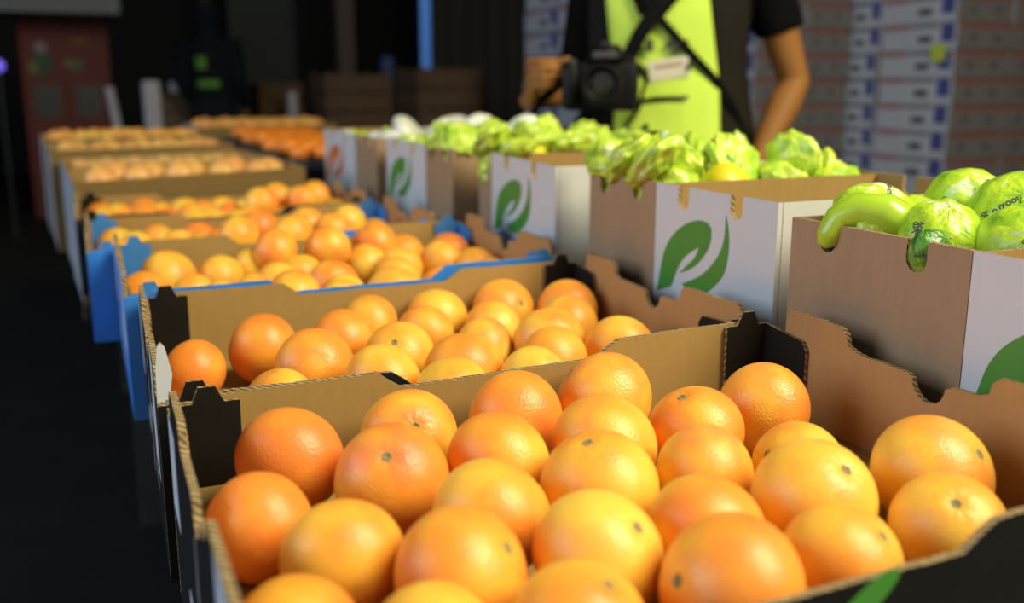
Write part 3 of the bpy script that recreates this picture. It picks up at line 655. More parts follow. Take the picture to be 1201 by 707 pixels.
# film ends hanging through the two notches
def hang(name_label, pts, rad, mat, group):
    bm = bmesh.new(); tube(bm, pts, rad, 14)
    o = smooth(put('film_end', bm, M[mat])); tag(o, name_label, 'wrapped fruit', group); return o
def chain(a, n): return [Vector(a[0]).lerp(Vector(a[1]), k / n) for k in range(n + 1)]
hang('curled lime film end hooked over the first notch of first carton', [(0.690, 0.690, 0.970), (0.676, 0.705, 0.983), (0.660, 0.722, 0.985), (0.646, 0.7315, 0.976), (0.637, 0.7325, 0.962), (0.635, 0.7325, 0.953), (0.6345, 0.7325, 0.9495)], [0.021, 0.020, 0.0175, 0.014, 0.0115, 0.0085, 0.002], 'lime', G1)
wrapped(WD[0], (0.6545, 0.6250, 0.9590), 0.0175, 'dark green crumpled film end bulging through the second notch of first carton', G1, (1.15, 0.80, 1.25), dirq((-0.3, 0.1, 1)), 2)
rnd = random.Random(23)
def heap(nm, x0, x1, y0, y1, zf, R, kinds, n2):
    """bottom layer on the compartment floor plus a few on top"""
    g = f'wrapped fruit in the {nm}'; i = 0; nx = max(1, int((x1 - x0) / (2 * R))); ny = max(1, int((y1 - y0) / (1.9 * R)))
    for j in range(ny):
        for k in range(nx):
            me, w, nam = kinds[i % len(kinds)]; i += 1
            x = x0 + R + k * (x1 - x0 - 2 * R) / max(1, nx - 1); y = y0 + R + j * (y1 - y0 - 2 * R) / max(1, ny - 1)
            wrapped(me, (x, y, zf + R * 0.95), R, f'{w}, {ORD[k]} from aisle, {ORD[j]} row in {nm}', g, (1.15, 1.1, 0.92), cat='wrapped fruit' if nam == 'wrapped_fruit' else 'pomelo', name=nam)
    for m in range(n2):
        me, w, nam = kinds[(i + m * 2 + 1) % len(kinds)]
        x = x0 + 1.2 * R + (m + 0.3) * (x1 - x0 - 1.4 * R) / n2; y = (y0 + y1) / 2 + (R * 0.6 if m % 2 else -R * 0.6)
        if nam == 'pomelo': me, w, nam = Kg[0]
        wrapped(me, (x, y, zf + R * 1.85), R * 0.95, f'{w}, {ORD[m]} from aisle on top of heap in {nm}', g, (1.4, 1.15, 0.62), cat='wrapped fruit' if nam == 'wrapped_fruit' else 'pomelo', name=nam)
Kg = [(WP[0], 'pale green wrapped fruit', 'wrapped_fruit'), (lemon, 'bare yellow pomelo', 'pomelo'), (WP[1], 'glossy green wrapped fruit', 'wrapped_fruit'), (WP[2], 'lime green wrapped fruit', 'wrapped_fruit'), (WP[3], 'crumpled green wrapped fruit', 'wrapped_fruit'), (WP[4], 'shiny green wrapped fruit', 'wrapped_fruit'), (WP[1], 'bright green wrapped fruit', 'wrapped_fruit'), (lemon, 'bare yellow pomelo', 'pomelo')]
Kw = [(WW[0], 'white wrapped fruit', 'wrapped_fruit'), (WW[1], 'pale white wrapped fruit', 'wrapped_fruit'), (WW[2], 'creamy white wrapped fruit', 'wrapped_fruit')]
heap('second carton', 0.664, 1.005, 1.080, 1.247, 0.925, 0.036, Kg, 6)
heap('third carton', 0.660, 1.005, 1.660, 1.715, 0.925, 0.034, Kg, 5)
def rimrow(nm, x, ys, z, R, cat='wrapped_fruit'):
    for k, y in enumerate(ys):
        wrapped(WP[(k + 1) % 5], (x + rnd.uniform(-.003, .006), y, z), R, f'film-wrapped piece flopping over the rim, {ORD[k]} from the camera, {nm}', f'wrapped fruit in the {nm}', (1.15, 1.35, 0.55), turned((-0.45, rnd.uniform(-.9, .9), 0.9), 0))
rimrow('second carton', 0.676, (1.112, 1.175, 1.228), 1.002, 0.036)
rimrow('third carton', 0.676, (1.690,), 1.002, 0.034)
rimrow('fourth carton', 0.664, (1.825, 1.895), 1.000, 0.036)
sp = thing('leafy_sprig', 'small dark green leafy sprig lying on wrapped fruit before the lime bib', 'leaf', (0.965, 1.640, 0.998))
for k, (a, b) in enumerate(((0.3, 0.5), (1.2, 0.9), (2.4, 0.7), (-0.6, 0.4))):
    bm = bmesh.new(); d = Vector((math.cos(a), math.sin(a) * 0.4, b)).normalized(); c = Vector((-d.z, 0, d.x)).normalized(); v = []
    for t in range(7):
        u = t / 6; w = 0.009 * math.sin(math.pi * u) + 0.0004; p = d * 0.045 * u + Vector((0, -0.012 * u * u, -0.006 * u * u))
        v.append((bm.verts.new(p + c * w), bm.verts.new(p + Vector((0, 0.002, 0))), bm.verts.new(p - c * w)))
    for q, r in zip(v, v[1:]):
        bm.faces.new((q[0], q[1], r[1], r[0])); bm.faces.new((q[1], q[2], r[2], r[1]))
    bmesh.ops.solidify(bm, geom=bm.faces[:], thickness=0.0006); put('leaf', bm, plain('dark_leaf', (0.03, 0.12, 0.02), 0.5), sp)
heap('third carton open half', 0.650, 0.97, 1.53, 1.63, 0.925, 0.034, Kg[1:], 0) if False else None
heap('fourth carton', 0.648, 0.99, 1.80, 1.945, 0.925, 0.036, Kg, 5)
heap('fourth carton white half', 0.648, 0.99, 1.965, 2.235, 0.905, 0.042, [Kg[0], Kw[0], Kw[1], Kw[2]], 3)
heap('last carton', 0.640, 0.98, 2.31, 2.495, 0.902, 0.045, Kw, 2)
heap('last carton far half', 0.640, 0.98, 2.52, 2.85, 0.885, 0.045, Kw + [Kg[0]], 0)

# ------------------------------------------------------------------ people
def torso_rings(g=0.0):
    return [(0, 0.01, 0.84, 0.150 + g, 0.105 + g), (0, 0.01, 0.93, 0.172 + g, 0.120 + g), (0, 0.0, 1.03, 0.165 + g, 0.115 + g), (0, 0.0, 1.14, 0.172 + g, 0.118 + g), (0, 0.0, 1.27, 0.190 + g, 0.124 + g), (0, 0.0, 1.37, 0.192 + g, 0.112 + g), (0, 0.0, 1.435, 0.150 + g, 0.085 + g), (0, 0.005, 1.475, 0.078 + g, 0.066 + g)]
def torso_at(z):
    R = torso_rings()
    for a, b in zip(R, R[1:]):
        if a[2] <= z <= b[2]:
            k = (z - a[2]) / (b[2] - a[2]); return [a[i] + (b[i] - a[i]) * k for i in range(5)]
    return R[0] if z < R[0][2] else R[-1]
def on_torso(lx, z, off, back=False):
    c = torso_at(z); a, b = c[3] + off, c[4] + off
    s = max(-0.995, min(0.995, lx / a)); return Vector((lx, c[1] + (b if back else -b) * math.sqrt(1 - s * s), z))
def fingers(bm, root, across, along, normal, n=4, sp=0.0195, curl=0.5, ln=(0.072, 0.08, 0.075, 0.06), r=0.0088):
    """n finger chains starting on a knuckle line"""
    root, across, along, normal = Vector(root), Vector(across).normalized(), Vector(along).normalized(), Vector(normal).normalized()
    for k in range(n):
        p = root + across * sp * (k - (n - 1) / 2); d = along.copy(); pts = [p - along * 0.02, p]; rad = [r * 1.05, r * 1.08]
        ax = along.cross(normal)
        for s, fr in enumerate((0.45, 0.32, 0.23)):
            d = Quaternion(ax, curl * (0.7 + 0.35 * s)) @ d; p = p + d * ln[k] * fr; pts.append(p); rad.append(r * (1.0 - 0.09 * (s + 1)))
        tube(bm, pts, rad, 9); ellipsoid(bm, pts[-1], (r * 0.76,) * 3, 8, 6)
def person(label, loc, rz, cl, arms, voxel=0.0055, vest=True, group=None):
    P = thing('person', label, 'person', loc, rz, group)
    bm = bmesh.new()
    loft(bm, torso_rings())
    loft(bm, [(0, 0.005, 1.44, 0.062, 0.062), (0, -0.002, 1.50, 0.056, 0.058), (0, -0.008, 1.56, 0.055, 0.060), (0, -0.01, 1.60, 0.05, 0.06)])
    ellipsoid(bm, (0, -0.012, 1.665), (0.076, 0.092, 0.112)); ellipsoid(bm, (0, -0.040, 1.605), (0.054, 0.055, 0.052))
    ellipsoid(bm, (0, -0.108, 1.645), (0.013, 0.019, 0.013)); tube(bm, [(0, -0.095, 1.685), (0, -0.110, 1.650)], [0.009, 0.013], 8)
    for s in (-1, 1):
        ellipsoid(bm, (s * 0.078, 0.0, 1.655), (0.010, 0.020, 0.031)); ellipsoid(bm, (s * 0.033, -0.093, 1.692), (0.020, 0.010, 0.007))
        ellipsoid(bm, (s * 0.04, -0.078, 1.635), (0.024, 0.02, 0.02))
    ellipsoid(bm, (0, -0.098, 1.612), (0.024, 0.009, 0.006)); ellipsoid(bm, (0, -0.097, 1.601), (0.021, 0.010, 0.006))
    for s in (-1, 1):
        tube(bm, [(s * 0.092, 0.01, 0.90), (s * 0.098, -0.005, 0.70), (s * 0.100, -0.015, 0.49), (s * 0.102, 0.012, 0.36), (s * 0.104, 0.022, 0.10)], [0.092, 0.080, 0.058, 0.056, 0.038], 16)
        tube(bm, [(s * 0.104, 0.05, 0.045), (s * 0.106, -0.03, 0.05), (s * 0.110, -0.15, 0.030)], [0.036, 0.042, 0.030], 12)
    for a in arms:
        sh, el, wr = Vector(a['sh']), Vector(a['el']), Vector(a['wr'])
        tube(bm, [sh + Vector((-math.copysign(0.05, sh.x), 0, 0.0)), sh, sh.lerp(el, 0.35), sh.lerp(el, 0.75), el, el.lerp(wr, 0.3), el.lerp(wr, 0.7), wr, wr + (wr - el).normalized() * 0.015], [0.055, 0.058, 0.050, 0.043, 0.039, 0.042, 0.034, (0.029, 0.025), (0.029, 0.025)], 16)
        kn, al, ac, nn = Vector(a['kn']), Vector(a['along']), Vector(a['across']), Vector(a['normal'])
        m4 = Matrix.Identity(4); acn = ac.normalized(); dirn = (kn - wr).normalized(); nrm = dirn.cross(acn).normalized(); acn = nrm.cross(dirn)
        for i in range(3): m4[i][0], m4[i][1], m4[i][2] = acn[i], nrm[i], dirn[i]
        ellipsoid(bm, wr.lerp(kn, 0.55), (0.041, 0.017, 0.056), 16, 12, m4)
        fingers(bm, kn, ac, al, nn, curl=a.get('curl', 0.5))
        tb = [Vector(p) for p in a['thumb']]; tube(bm, tb, [0.014, 0.0115, 0.0098, 0.0085], 9); ellipsoid(bm, tb[-1], (0.008,) * 3, 8, 6)
    body = put('body', remeshed(bm, voxel, 5), cl['skin'], P)
    # clothing
    bm = bmesh.new(); loft(bm, [r for r in torso_rings(0.012)][:-1] + [(0, 0.004, 1.462, 0.088, 0.076)])
    for a in arms:
        sh, el = Vector(a['sh']), Vector(a['el']); k = a.get('sleeve', 0.64)
        tube(bm, [sh + Vector((-math.copysign(0.07, sh.x), 0, 0.0)), sh + Vector((0, 0, 0.004)), sh.lerp(el, k * 0.5), sh.lerp(el, k)], [0.062, 0.066, 0.062, 0.062], 18)
        if a.get('long'): tube(bm, [sh.lerp(el, 0.9), el, el.lerp(Vector(a['wr']), 0.5), Vector(a['wr'])], [0.060, 0.058, 0.052, 0.044], 16)
    put('tshirt', remeshed(bm, voxel * 1.4, 6), cl['shirt'], P)
    bm = bmesh.new(); loft(bm, [(0, 0.01, 0.82, 0.168, 0.122), (0, 0.01, 0.95, 0.186, 0.134), (0, 0.0, 1.0, 0.182, 0.130)])
    for s in (-1, 1): tube(bm, [(s * 0.092, 0.01, 0.90), (s * 0.098, -0.003, 0.70), (s * 0.101, -0.012, 0.49), (s * 0.103, 0.012, 0.34), (s * 0.105, 0.02, 0.085)], [0.106, 0.098, 0.080, 0.074, 0.066], 18)
    put('trousers', remeshed(bm, voxel * 1.6, 6), cl['trousers'], P)
    for s in (-1, 1):
        bm = bmesh.new(); tube(bm, [(s * 0.104, 0.065, 0.05), (s * 0.105, 0.0, 0.058), (s * 0.109, -0.10, 0.046), (s * 0.112, -0.195, 0.034)], [0.040, 0.050, 0.047, 0.030], 14)
        for v in bm.verts: v.co.z = max(0.0, v.co.z)
        smooth(put('shoe', bm, cl['shoe'], P))
    # hair and eyes
    bm = bmesh.new(); ellipsoid(bm, (0, 0.004, 1.685), (0.084, 0.098, 0.104), 24, 18)
    for v in list(bm.verts):
        if v.co.z < 1.655 - 0.10 * (v.co.y > 0.02) or (v.co.y < -0.055 and v.co.z < 1.735): bm.verts.remove(v)
    smooth(put('hair', bm, cl['hair'], P))
    for s in (-1, 1):
        bm = bmesh.new(); ellipsoid(bm, (s * 0.032, -0.091, 1.668), (0.012, 0.010, 0.010), 14, 10); e = smooth(put('eye', bm, cl['eye'], P))
        bm = bmesh.new(); ellipsoid(bm, (s * 0.032, -0.1000, 1.668), (0.0055, 0.0022, 0.0055), 12, 8); put('iris', bm, cl['dark'], e)
    return P
def patch(P, name, mat, zs, edge, off, nx=18, th=0.004, flare=None, back=False):
    """a garment panel following the torso; edge(z) gives its two sides"""
    bm = bmesh.new(); g = []
    for z in zs:
        a, b = edge(z); f = off + (flare(z) if flare else 0)
        g.append([bm.verts.new(on_torso(a + (b - a) * k / nx, z, f + 0.002 * noise.noise(Vector((k * 0.35, z * 9, off * 90))), back)) for k in range(nx + 1)])
    for i in range(len(g) - 1):
        for k in range(nx): bm.faces.new((g[i][k], g[i][k + 1], g[i + 1][k + 1], g[i + 1][k]))
    bmesh.ops.recalc_face_normals(bm, faces=bm.faces[:]); bmesh.ops.solidify(bm, geom=bm.faces[:], thickness=th)
    return smooth(put(name, bm, mat, P))
def lin(z, a, b):
    for (z0, v0), (z1, v1) in zip(list(zip(a, b)), list(zip(a, b))[1:]):
        if z0 <= z <= z1: return v0 + (v1 - v0) * (z - z0) / (z1 - z0)
    return b[0] if z < a[0] else b[-1]
def decal(P, name, mat, pts, off):
    bm = bmesh.new(); q = [on_torso(x, z, off) for x, z in pts]; extrude_poly(bm, q, (0, 0.002, 0)); bmesh.ops.recalc_face_normals(bm, faces=bm.faces[:]); return put(name, bm, mat, P)
SK = plain('tanned_skin', (0.28, 0.115, 0.024), 0.6, spec=0.3, vary=0.1, scale=30)
CL = dict(skin=SK, shirt=plain('black_cotton', (0.0045, 0.0045, 0.0045), 0.95, bump=0.1, spec=0.05), trousers=plain('dark_denim', (0.010, 0.011, 0.016), 0.9, spec=0.1), shoe=plain('dark_leather', (0.02, 0.018, 0.016), 0.5),
          hair=plain('dark_hair', (0.015, 0.011, 0.008), 0.6), eye=plain('eye_white', (0.75, 0.73, 0.70), 0.3), dark=plain('iris_brown', (0.03, 0.015, 0.008), 0.3))
HIVIS = plain('lime_hi_vis', (0.60, 0.82, 0.085), 0.75, vary=0.06, scale=6, bump=0.15, bscale=25)
VEST = plain('charcoal_vest', (0.016, 0.0145, 0.011), 0.9, vary=0.2, scale=8, bump=0.2, bscale=60, spec=0.1)
PW = (1.375, 2.22, 0.0); PR = math.atan2(-0.537, 0.843)
ARMR = dict(sh=(-0.180, 0.0, 1.415), el=(-0.225, 0.05, 1.10), wr=(-0.318, -0.205, 1.068), kn=(-0.303, -0.292, 1.125), along=(0.55, -0.85, 0), across=(0.15, 0, -1), normal=(0.75, 0.7, 0.1), curl=0.62, sleeve=1.0,
            thumb=[(-0.300, -0.235, 1.100), (-0.275, -0.240, 1.135), (-0.245, -0.242, 1.155), (-0.222, -0.243, 1.160)])
ARML = dict(sh=(0.215, 0.0, 1.415), el=(0.318, 0.02, 1.105), wr=(0.232, -0.085, 0.925), kn=(0.195, -0.125, 0.855), along=(-0.35, -0.45, -0.8), across=(0.5, -0.85, 0.2), normal=(-0.8, 0.3, 0.2), curl=0.35, sleeve=0.60,
            thumb=[(0.225, -0.118, 0.91), (0.212, -0.150, 0.885), (0.198, -0.168, 0.862), (0.188, -0.178, 0.842)])
PP = person('photographer in lime bib and charcoal vest holding a black camera', PW, PR, CL, [ARMR, ARML])
zz = [0.86 + k * 0.02 for k in range(29)]
fl = lambda z: max(0, (1.15 - z)) * 0.16
patch(PP, 'vest', VEST, zz, lambda z: (-0.197 - fl(z), lin(z, [0.86, 1.1, 1.42], [-0.05, -0.06, -0.05])), 0.026, 14, flare=fl)
patch(PP, 'vest', VEST, zz, lambda z: (lin(z, [0.86, 1.1, 1.42], [0.05, 0.06, 0.05]), 0.197 + fl(z)), 0.026, 14, flare=fl)
patch(PP, 'hi_vis_bib', HIVIS, [0.90 + k * 0.02 for k in range(26)], lambda z: (lin(z, [0.9, 1.1, 1.3, 1.4], [-0.125, -0.122, -0.150, -0.120]), lin(z, [0.9, 1.1, 1.3, 1.4], [0.138, 0.128, 0.096, 0.08])), 0.040, 22, flare=lambda z: fl(z) * 1.05)
BO = 0.0485
ink2 = plain('faded_black_print', (0.03, 0.033, 0.03), 0.7); card = plain('cream_badge', (0.72, 0.66, 0.52), 0.6, vary=0.05)
decal(PP, 'printed_bar', ink2, [(-0.092, 1.052), (0.055, 1.068), (0.056, 1.076), (-0.02, 1.074), (-0.09, 1.062)], BO + 0.017)
decal(PP, 'printed_letter', ink2, [(-0.049, 1.178), (-0.033, 1.178), (-0.033, 1.206), (-0.049, 1.206)], BO + 0.004)
for x, z, a, b in ((0.008, 1.196, .010, .012), (0.026, 1.188, .006, .014), (0.044, 1.196, .008, .010), (-0.060, 1.135, .010, .010), (0.052, 1.142, .006, .010), (0.014, 1.176, .010, .005)):
    decal(PP, 'printed_letter', ink2, [(x - a, z - b), (x + a, z - b * 0.7), (x + a * 0.7, z + b), (x - a * 0.5, z + b * 0.8)], BO + 0.004)
decal(PP, 'name_badge', card, [(-0.036, 1.107), (0.056, 1.122), (0.052, 1.170), (-0.044, 1.155)], BO + 0.003)
decal(PP, 'badge_print', plain('red_badge_print', (0.5, 0.25, 0.2), 0.7), [(-0.026, 1.140), (0.040, 1.150), (0.040, 1.155), (-0.026, 1.145)], BO + 0.0035)
# camera bag strap crossing the chest, and the dark collar scarf
def strap(P, name, path, w, off, mat, extra=()):
    bm = bmesh.new(); c = [on_torso(x, z, off) for x, z in path] + [Vector(e) for e in extra]
    f = []
    for i in range(len(c) - 1):
        n = 6
        for k in range(n): f.append(c[i].lerp(c[i + 1], k / n))
    f.append(c[-1])
    vs = []
    for i, p in enumerate(f):
        t = (f[min(i + 1, len(f) - 1)] - f[max(i - 1, 0)]).normalized(); s = t.cross(Vector((0, 1, 0))).normalized() * w / 2
        vs.append([bm.verts.new(p + s), bm.verts.new(p - s), bm.verts.new(p - s + Vector((0, -0.004, 0))), bm.verts.new(p + s + Vector((0, -0.004, 0)))])
    for a, b in zip(vs, vs[1:]):
        for k in range(4): bm.faces.new((a[k], a[(k + 1) % 4], b[(k + 1) % 4], b[k]))
    bm.faces.new(vs[0]); bm.faces.new(vs[-1][::-1]); bmesh.ops.recalc_face_normals(bm, faces=bm.faces[:]); return put(name, bm, mat, P)
BLK = plain('black_webbing', (0.005, 0.005, 0.005), 0.8, vary=0.2, spec=0.1)
decal(PP, 'scarf', CL['shirt'], [(-0.095, 1.40), (-0.088, 1.31), (-0.068, 1.262), (-0.010, 1.255), (0.035, 1.31), (0.060, 1.40), (0.02, 1.42), (-0.05, 1.42)], 0.052)
strap(PP, 'bag_strap', [(-0.11, 1.425), (-0.070, 1.34), (-0.027, 1.262), (0.045, 1.185), (0.115, 1.115), (0.160, 1.05), (0.198, 0.975)], 0.020, 0.050, BLK)
strap(PP, 'shoulder_strap', [(0.08, 1.42), (0.03, 1.345), (-0.02, 1.285), (-0.065, 1.215), (-0.10, 1.145), (-0.115, 1.06), (-0.135, 0.94)], 0.036, 0.054, BLK)

# the camera held in the hand
DC = thing('digital_camera', 'black camera with round lens held at chest by the photographer', 'camera', PW, PR)
CB = plain('camera_shell', (0.004, 0.004, 0.0045), 0.5, spec=0.25, vary=0.15, bump=0.1, bscale=300)
cx, cy, cz = -0.150, -0.292, 1.110
DC.scale = (1.13,) * 3; DC.location = Vector(PW) + Matrix.Rotation(PR, 3, 'Z') @ (Vector((-0.225, cy, cz - 0.02)) * (1 - 1.13))
bm = boxbm(cx - 0.072, cx + 0.072, cy - 0.022, cy + 0.026, cz - 0.062, cz + 0.036, bevel=0.010, seg=3); smooth(put('camera_body', bm, CB, DC))
bm = boxbm(cx - 0.080, cx - 0.046, cy - 0.046, cy - 0.018, cz - 0.060, cz + 0.030, bevel=0.012, seg=3); smooth(put('grip', bm, CB, DC))
bm = bmesh.new(); loft(bm, [(cx + 0.006, cy, cz + 0.034, 0.045, 0.034), (cx + 0.006, cy, cz + 0.052, 0.036, 0.030), (cx + 0.006, cy, cz + 0.068, 0.026, 0.024)], 16); smooth(put('prism_housing', bm, CB, DC))
put('hot_shoe', boxbm(cx - 0.004, cx + 0.016, cy - 0.010, cy + 0.012, cz + 0.068, cz + 0.074), M['steel'], DC)
put('front_plate', boxbm(cx - 0.018, cx + 0.030, cy - 0.0315, cy - 0.028, cz + 0.042, cz + 0.054, bevel=0.001), plain('dull_name_plate', (0.06, 0.06, 0.058), 0.5), DC)
bm = bmesh.new(); seg = 28
prof = [(0.033, 0), (0.036, -0.006), (0.036, -0.050), (0.039, -0.054), (0.039, -0.088), (0.036, -0.092), (0.032, -0.092), (0.030, -0.084), (0.026, -0.080)]
rg = [[bm.verts.new((cx + 0.006 + r * math.cos(2 * math.pi * k / seg), cy - 0.022 + y, cz - 0.008 + r * math.sin(2 * math.pi * k / seg))) for k in range(seg)] for r, y in prof]
for a, b in zip(rg, rg[1:]):
    for k in range(seg): bm.faces.new((a[k], a[(k + 1) % seg], b[(k + 1) % seg], b[k]))
bmesh.ops.recalc_face_normals(bm, faces=bm.faces[:]); put('lens_barrel', bm, CB, DC)
bm = bmesh.new(); ellipsoid(bm, (cx + 0.006, cy - 0.095, cz - 0.008), (0.028, 0.006, 0.028), 24, 12); smooth(put('lens_glass', bm, plain('coated_glass', (0.01, 0.01, 0.015), 0.05, coat=1.0), DC))
bm = bmesh.new(); tube(bm, [(cx - 0.060, cy - 0.028, cz + 0.030), (cx - 0.060, cy - 0.028, cz + 0.040)], 0.009, 16); put('shutter_button', bm, M['steel'], DC)
bm = bmesh.new(); tube(bm, [(cx + 0.052, cy, cz + 0.034), (cx + 0.052, cy, cz + 0.046)], 0.014, 18); put('mode_dial', bm, CB, DC)
bm = bmesh.new(); tube(bm, [(cx + 0.072, cy, cz + 0.025), (cx + 0.085, cy + 0.05, cz + 0.0), (cx + 0.07, cy + 0.10, cz - 0.06), (cx + 0.03, cy + 0.11, cz - 0.12)], [(0.004, 0.010)] * 4, 10); put('neck_strap', bm, BLK, DC)
bm = bmesh.new(); tube(bm, [(cx - 0.078, cy + 0.01, cz + 0.0), (cx - 0.135, cy + 0.04, cz - 0.045), (cx - 0.165, cy + 0.06, cz - 0.10), (cx - 0.15, cy + 0.08, cz - 0.17), (cx - 0.06, cy + 0.03, cz - 0.10), (cx - 0.03, cy + 0.0, cz - 0.058)], [(0.004, 0.010)] * 6, 10); put('wrist_strap', bm, BLK, DC)

# ------------------------------------------------------------------ stacked printed fruit cartons behind
CW = plain('white_carton_print', (0.46, 0.47, 0.52), 0.6, vary=0.08, scale=6); CW_SHADE = plain('shaded_carton_print', (0.135, 0.128, 0.132), 0.7, vary=0.1, scale=6)  # second colour: carton white darkened to paint shade on the camera-facing side
CRED = plain('red_carton_stripe', (0.36, 0.13, 0.15), 0.6); CBLU = plain('blue_carton_band', (0.06, 0.07, 0.25), 0.6); CINK = plain('grey_carton_mark', (0.07, 0.075, 0.09), 0.6); CRED_SHADE = plain('shaded_red_stripe', (0.20, 0.07, 0.06), 0.7)  # last red is the stripe with shade painted into its colour
STK = plain('yellow_sticker', (0.52, 0.58, 0.06), 0.6)
def stack_mesh(name, bm, mats): m = bpy.data.meshes.new(name); bm.to_mesh(m); bm.free(); [m.materials.append(x) for x in mats]; return m
def carton_kit(lx, ly, h):
    """meshes of one carton: body plus its printed bands on the two visible faces"""
    bm = bmesh.new(); box(bm, 0, lx, 0, ly, 0, h - 0.003); bmesh.ops.bevel(bm, geom=bm.edges[:], offset=0.003, segments=1, affect='EDGES'); bmesh.ops.recalc_face_normals(bm, faces=bm.faces[:])
    for f in bm.faces: f.material_index = 1 if f.normal.y < -0.7 else 0  # camera-facing side gets the shade-darkened colour
    k = [('carton_body', stack_mesh('carton_body', bm, [CW, CW_SHADE]))]
    e = 0.0012; r = lambda y0, y1, z0, z1, m: (lambda b: (box(b, -e, -0.0002, y0 * ly, y1 * ly, z0 * h, z1 * h), stack_mesh('p', b, [m]))[1])(bmesh.new())
    q = lambda x0, x1, z0, z1, m: (lambda b: (box(b, x0 * lx, x1 * lx, -e, -0.0002, z0 * h, z1 * h), stack_mesh('p', b, [m]))[1])(bmesh.new())
    k += [('red_stripe', r(0.62, 0.97, 0.80, 0.97, CRED)), ('grey_stripe', r(0.24, 0.60, 0.84, 0.94, CINK)), ('blue_band', r(0.04, 0.20, 0.30, 0.96, CBLU)), ('printed_mark', r(0.32, 0.50, 0.28, 0.54, CINK)),
          ('red_stripe', q(0.03, 0.97, 0.76, 0.95, CRED_SHADE)), ('printed_mark', q(0.22, 0.33, 0.30, 0.58, CINK)), ('printed_mark', q(0.66, 0.77, 0.30, 0.58, CINK))]
    return k
KIT = {}
def cartons(nm, cols, h, n, group, zpal=0.14, zshift=0.0):
    for ci, (x, y, lx, ly, cw) in enumerate(cols):
        key = (lx, ly, h)
        if key not in KIT: KIT[key] = carton_kit(*key)
        for k in range(n):
            rt = thing('printed_carton', f'printed fruit carton, {"bottom" if k == 0 else "top" if k == n - 1 else ORD[k]} of the {cw} column, {nm}', 'carton', (x + rnd.uniform(-.006, .006), y + rnd.uniform(-.006, .006), zpal + k * h), 0, group)
            for pn, me in KIT[key]:
                if n - k > 9 and pn != 'carton_body': continue
                o = bpy.data.objects.new(pn, me); COL.objects.link(o); o.parent = rt
def pallet(label, x0, x1, y0, y1):
    t = thing('pallet', label, 'pallet', ((x0 + x1) / 2, (y0 + y1) / 2, 0)); a, b = (x1 - x0) / 2, (y1 - y0) / 2
    for k in range(5):
        x = -a + 0.05 + k * (2 * a - 0.1) / 4; put('plank', boxbm(x - 0.05, x + 0.05, -b, b, 0.115, 0.138), PAL, t)
    for s in (-1, 0, 1): put('runner', boxbm(-a, a, s * (b - 0.05) - 0.05, s * (b - 0.05) + 0.05, 0, 0.114), PAL, t)
PAL = plain('pallet_wood', (0.12, 0.075, 0.04), 0.8, vary=0.25, scale=10)
SA = 'pallet beside the photographer'
pallet('wooden pallet under the carton tower beside the photographer', 4.18, 5.6, 3.95, 5.05)
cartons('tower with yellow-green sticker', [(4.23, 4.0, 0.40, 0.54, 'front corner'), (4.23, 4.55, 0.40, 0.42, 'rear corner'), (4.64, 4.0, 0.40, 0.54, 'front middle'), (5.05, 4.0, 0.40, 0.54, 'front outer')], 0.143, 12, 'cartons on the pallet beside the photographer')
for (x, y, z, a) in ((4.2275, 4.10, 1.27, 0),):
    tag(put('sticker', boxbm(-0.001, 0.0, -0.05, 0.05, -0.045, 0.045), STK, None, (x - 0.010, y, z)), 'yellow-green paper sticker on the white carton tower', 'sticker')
tag(put('sticker', boxbm(-0.045, 0.045, -0.001, 0.0, -0.05, 0.05), plain('ochre_sticker', (0.30, 0.20, 0.03), 0.7), None, (4.86, 3.988, 1.335)), 'ochre paper sticker on the shade-painted carton face', 'sticker')
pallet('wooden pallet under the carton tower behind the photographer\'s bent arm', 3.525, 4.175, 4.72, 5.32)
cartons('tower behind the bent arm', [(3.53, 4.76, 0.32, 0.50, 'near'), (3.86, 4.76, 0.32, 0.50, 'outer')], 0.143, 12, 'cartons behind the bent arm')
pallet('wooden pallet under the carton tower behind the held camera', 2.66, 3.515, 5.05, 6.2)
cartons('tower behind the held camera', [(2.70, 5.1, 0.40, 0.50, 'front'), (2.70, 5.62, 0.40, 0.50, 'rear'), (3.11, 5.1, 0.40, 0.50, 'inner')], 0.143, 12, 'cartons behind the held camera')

# ------------------------------------------------------------------ far background of the hall
def simple(name, label, cat, bm, mat): return tag(put(name, bm, mat), label, cat)
k = thing('kiosk', 'red fruit-stand kiosk with two dark doors and faded fruit picture', 'kiosk', (-0.10, 9.2, 0))
KR = plain('dull_red_paint', (0.095, 0.011, 0.005), 0.7, vary=0.2, scale=3)
put('kiosk_body', boxbm(-0.34, 0.34, 0, 0.7, 0, 1.64, bevel=0.01), KR, k)
for x in (-0.29, 0.03):
    d = put('door', boxbm(x, x + 0.26, -0.012, -0.0005, 0.05, 1.12), KR, k); put('door_window', boxbm(x + 0.03, x + 0.23, -0.016, -0.0125, 0.85, 1.10), M['plastic'], d)
for (x, z, a, b, c) in ((-0.17, 1.27, .07, .09, (0.02, 0.06, 0.03)), (-0.24, 1.24, .05, .06, (0.12, 0.10, 0.01)), (0.08, 1.26, .06, .05, (0.05, 0.09, 0.03)), (0.02, 1.28, .04, .03, (0.14, 0.11, 0.02)), (-0.18, 1.40, .05, .05, (0.16, 0.15, 0.15)), (0.12, 1.46, .07, .03, (0.15, 0.05, 0.01))):
    bm = bmesh.new(); ellipsoid(bm, (x, -0.002, z), (a, 0.006, b), 16, 10); put('printed_fruit', bm, plain('faded_print', c, 0.7), k)
bw = put('trim_1', boxbm(-1.6, 0.33, 8.6, 9.3, 1.645, 1.80), plain('grey_canopy', (0.10, 0.11, 0.12), 0.6)); struct(bw)
lm = thing('lamp', 'small round violet lamp on a thin dark post', 'lamp', (-0.525, 8.0, 0))
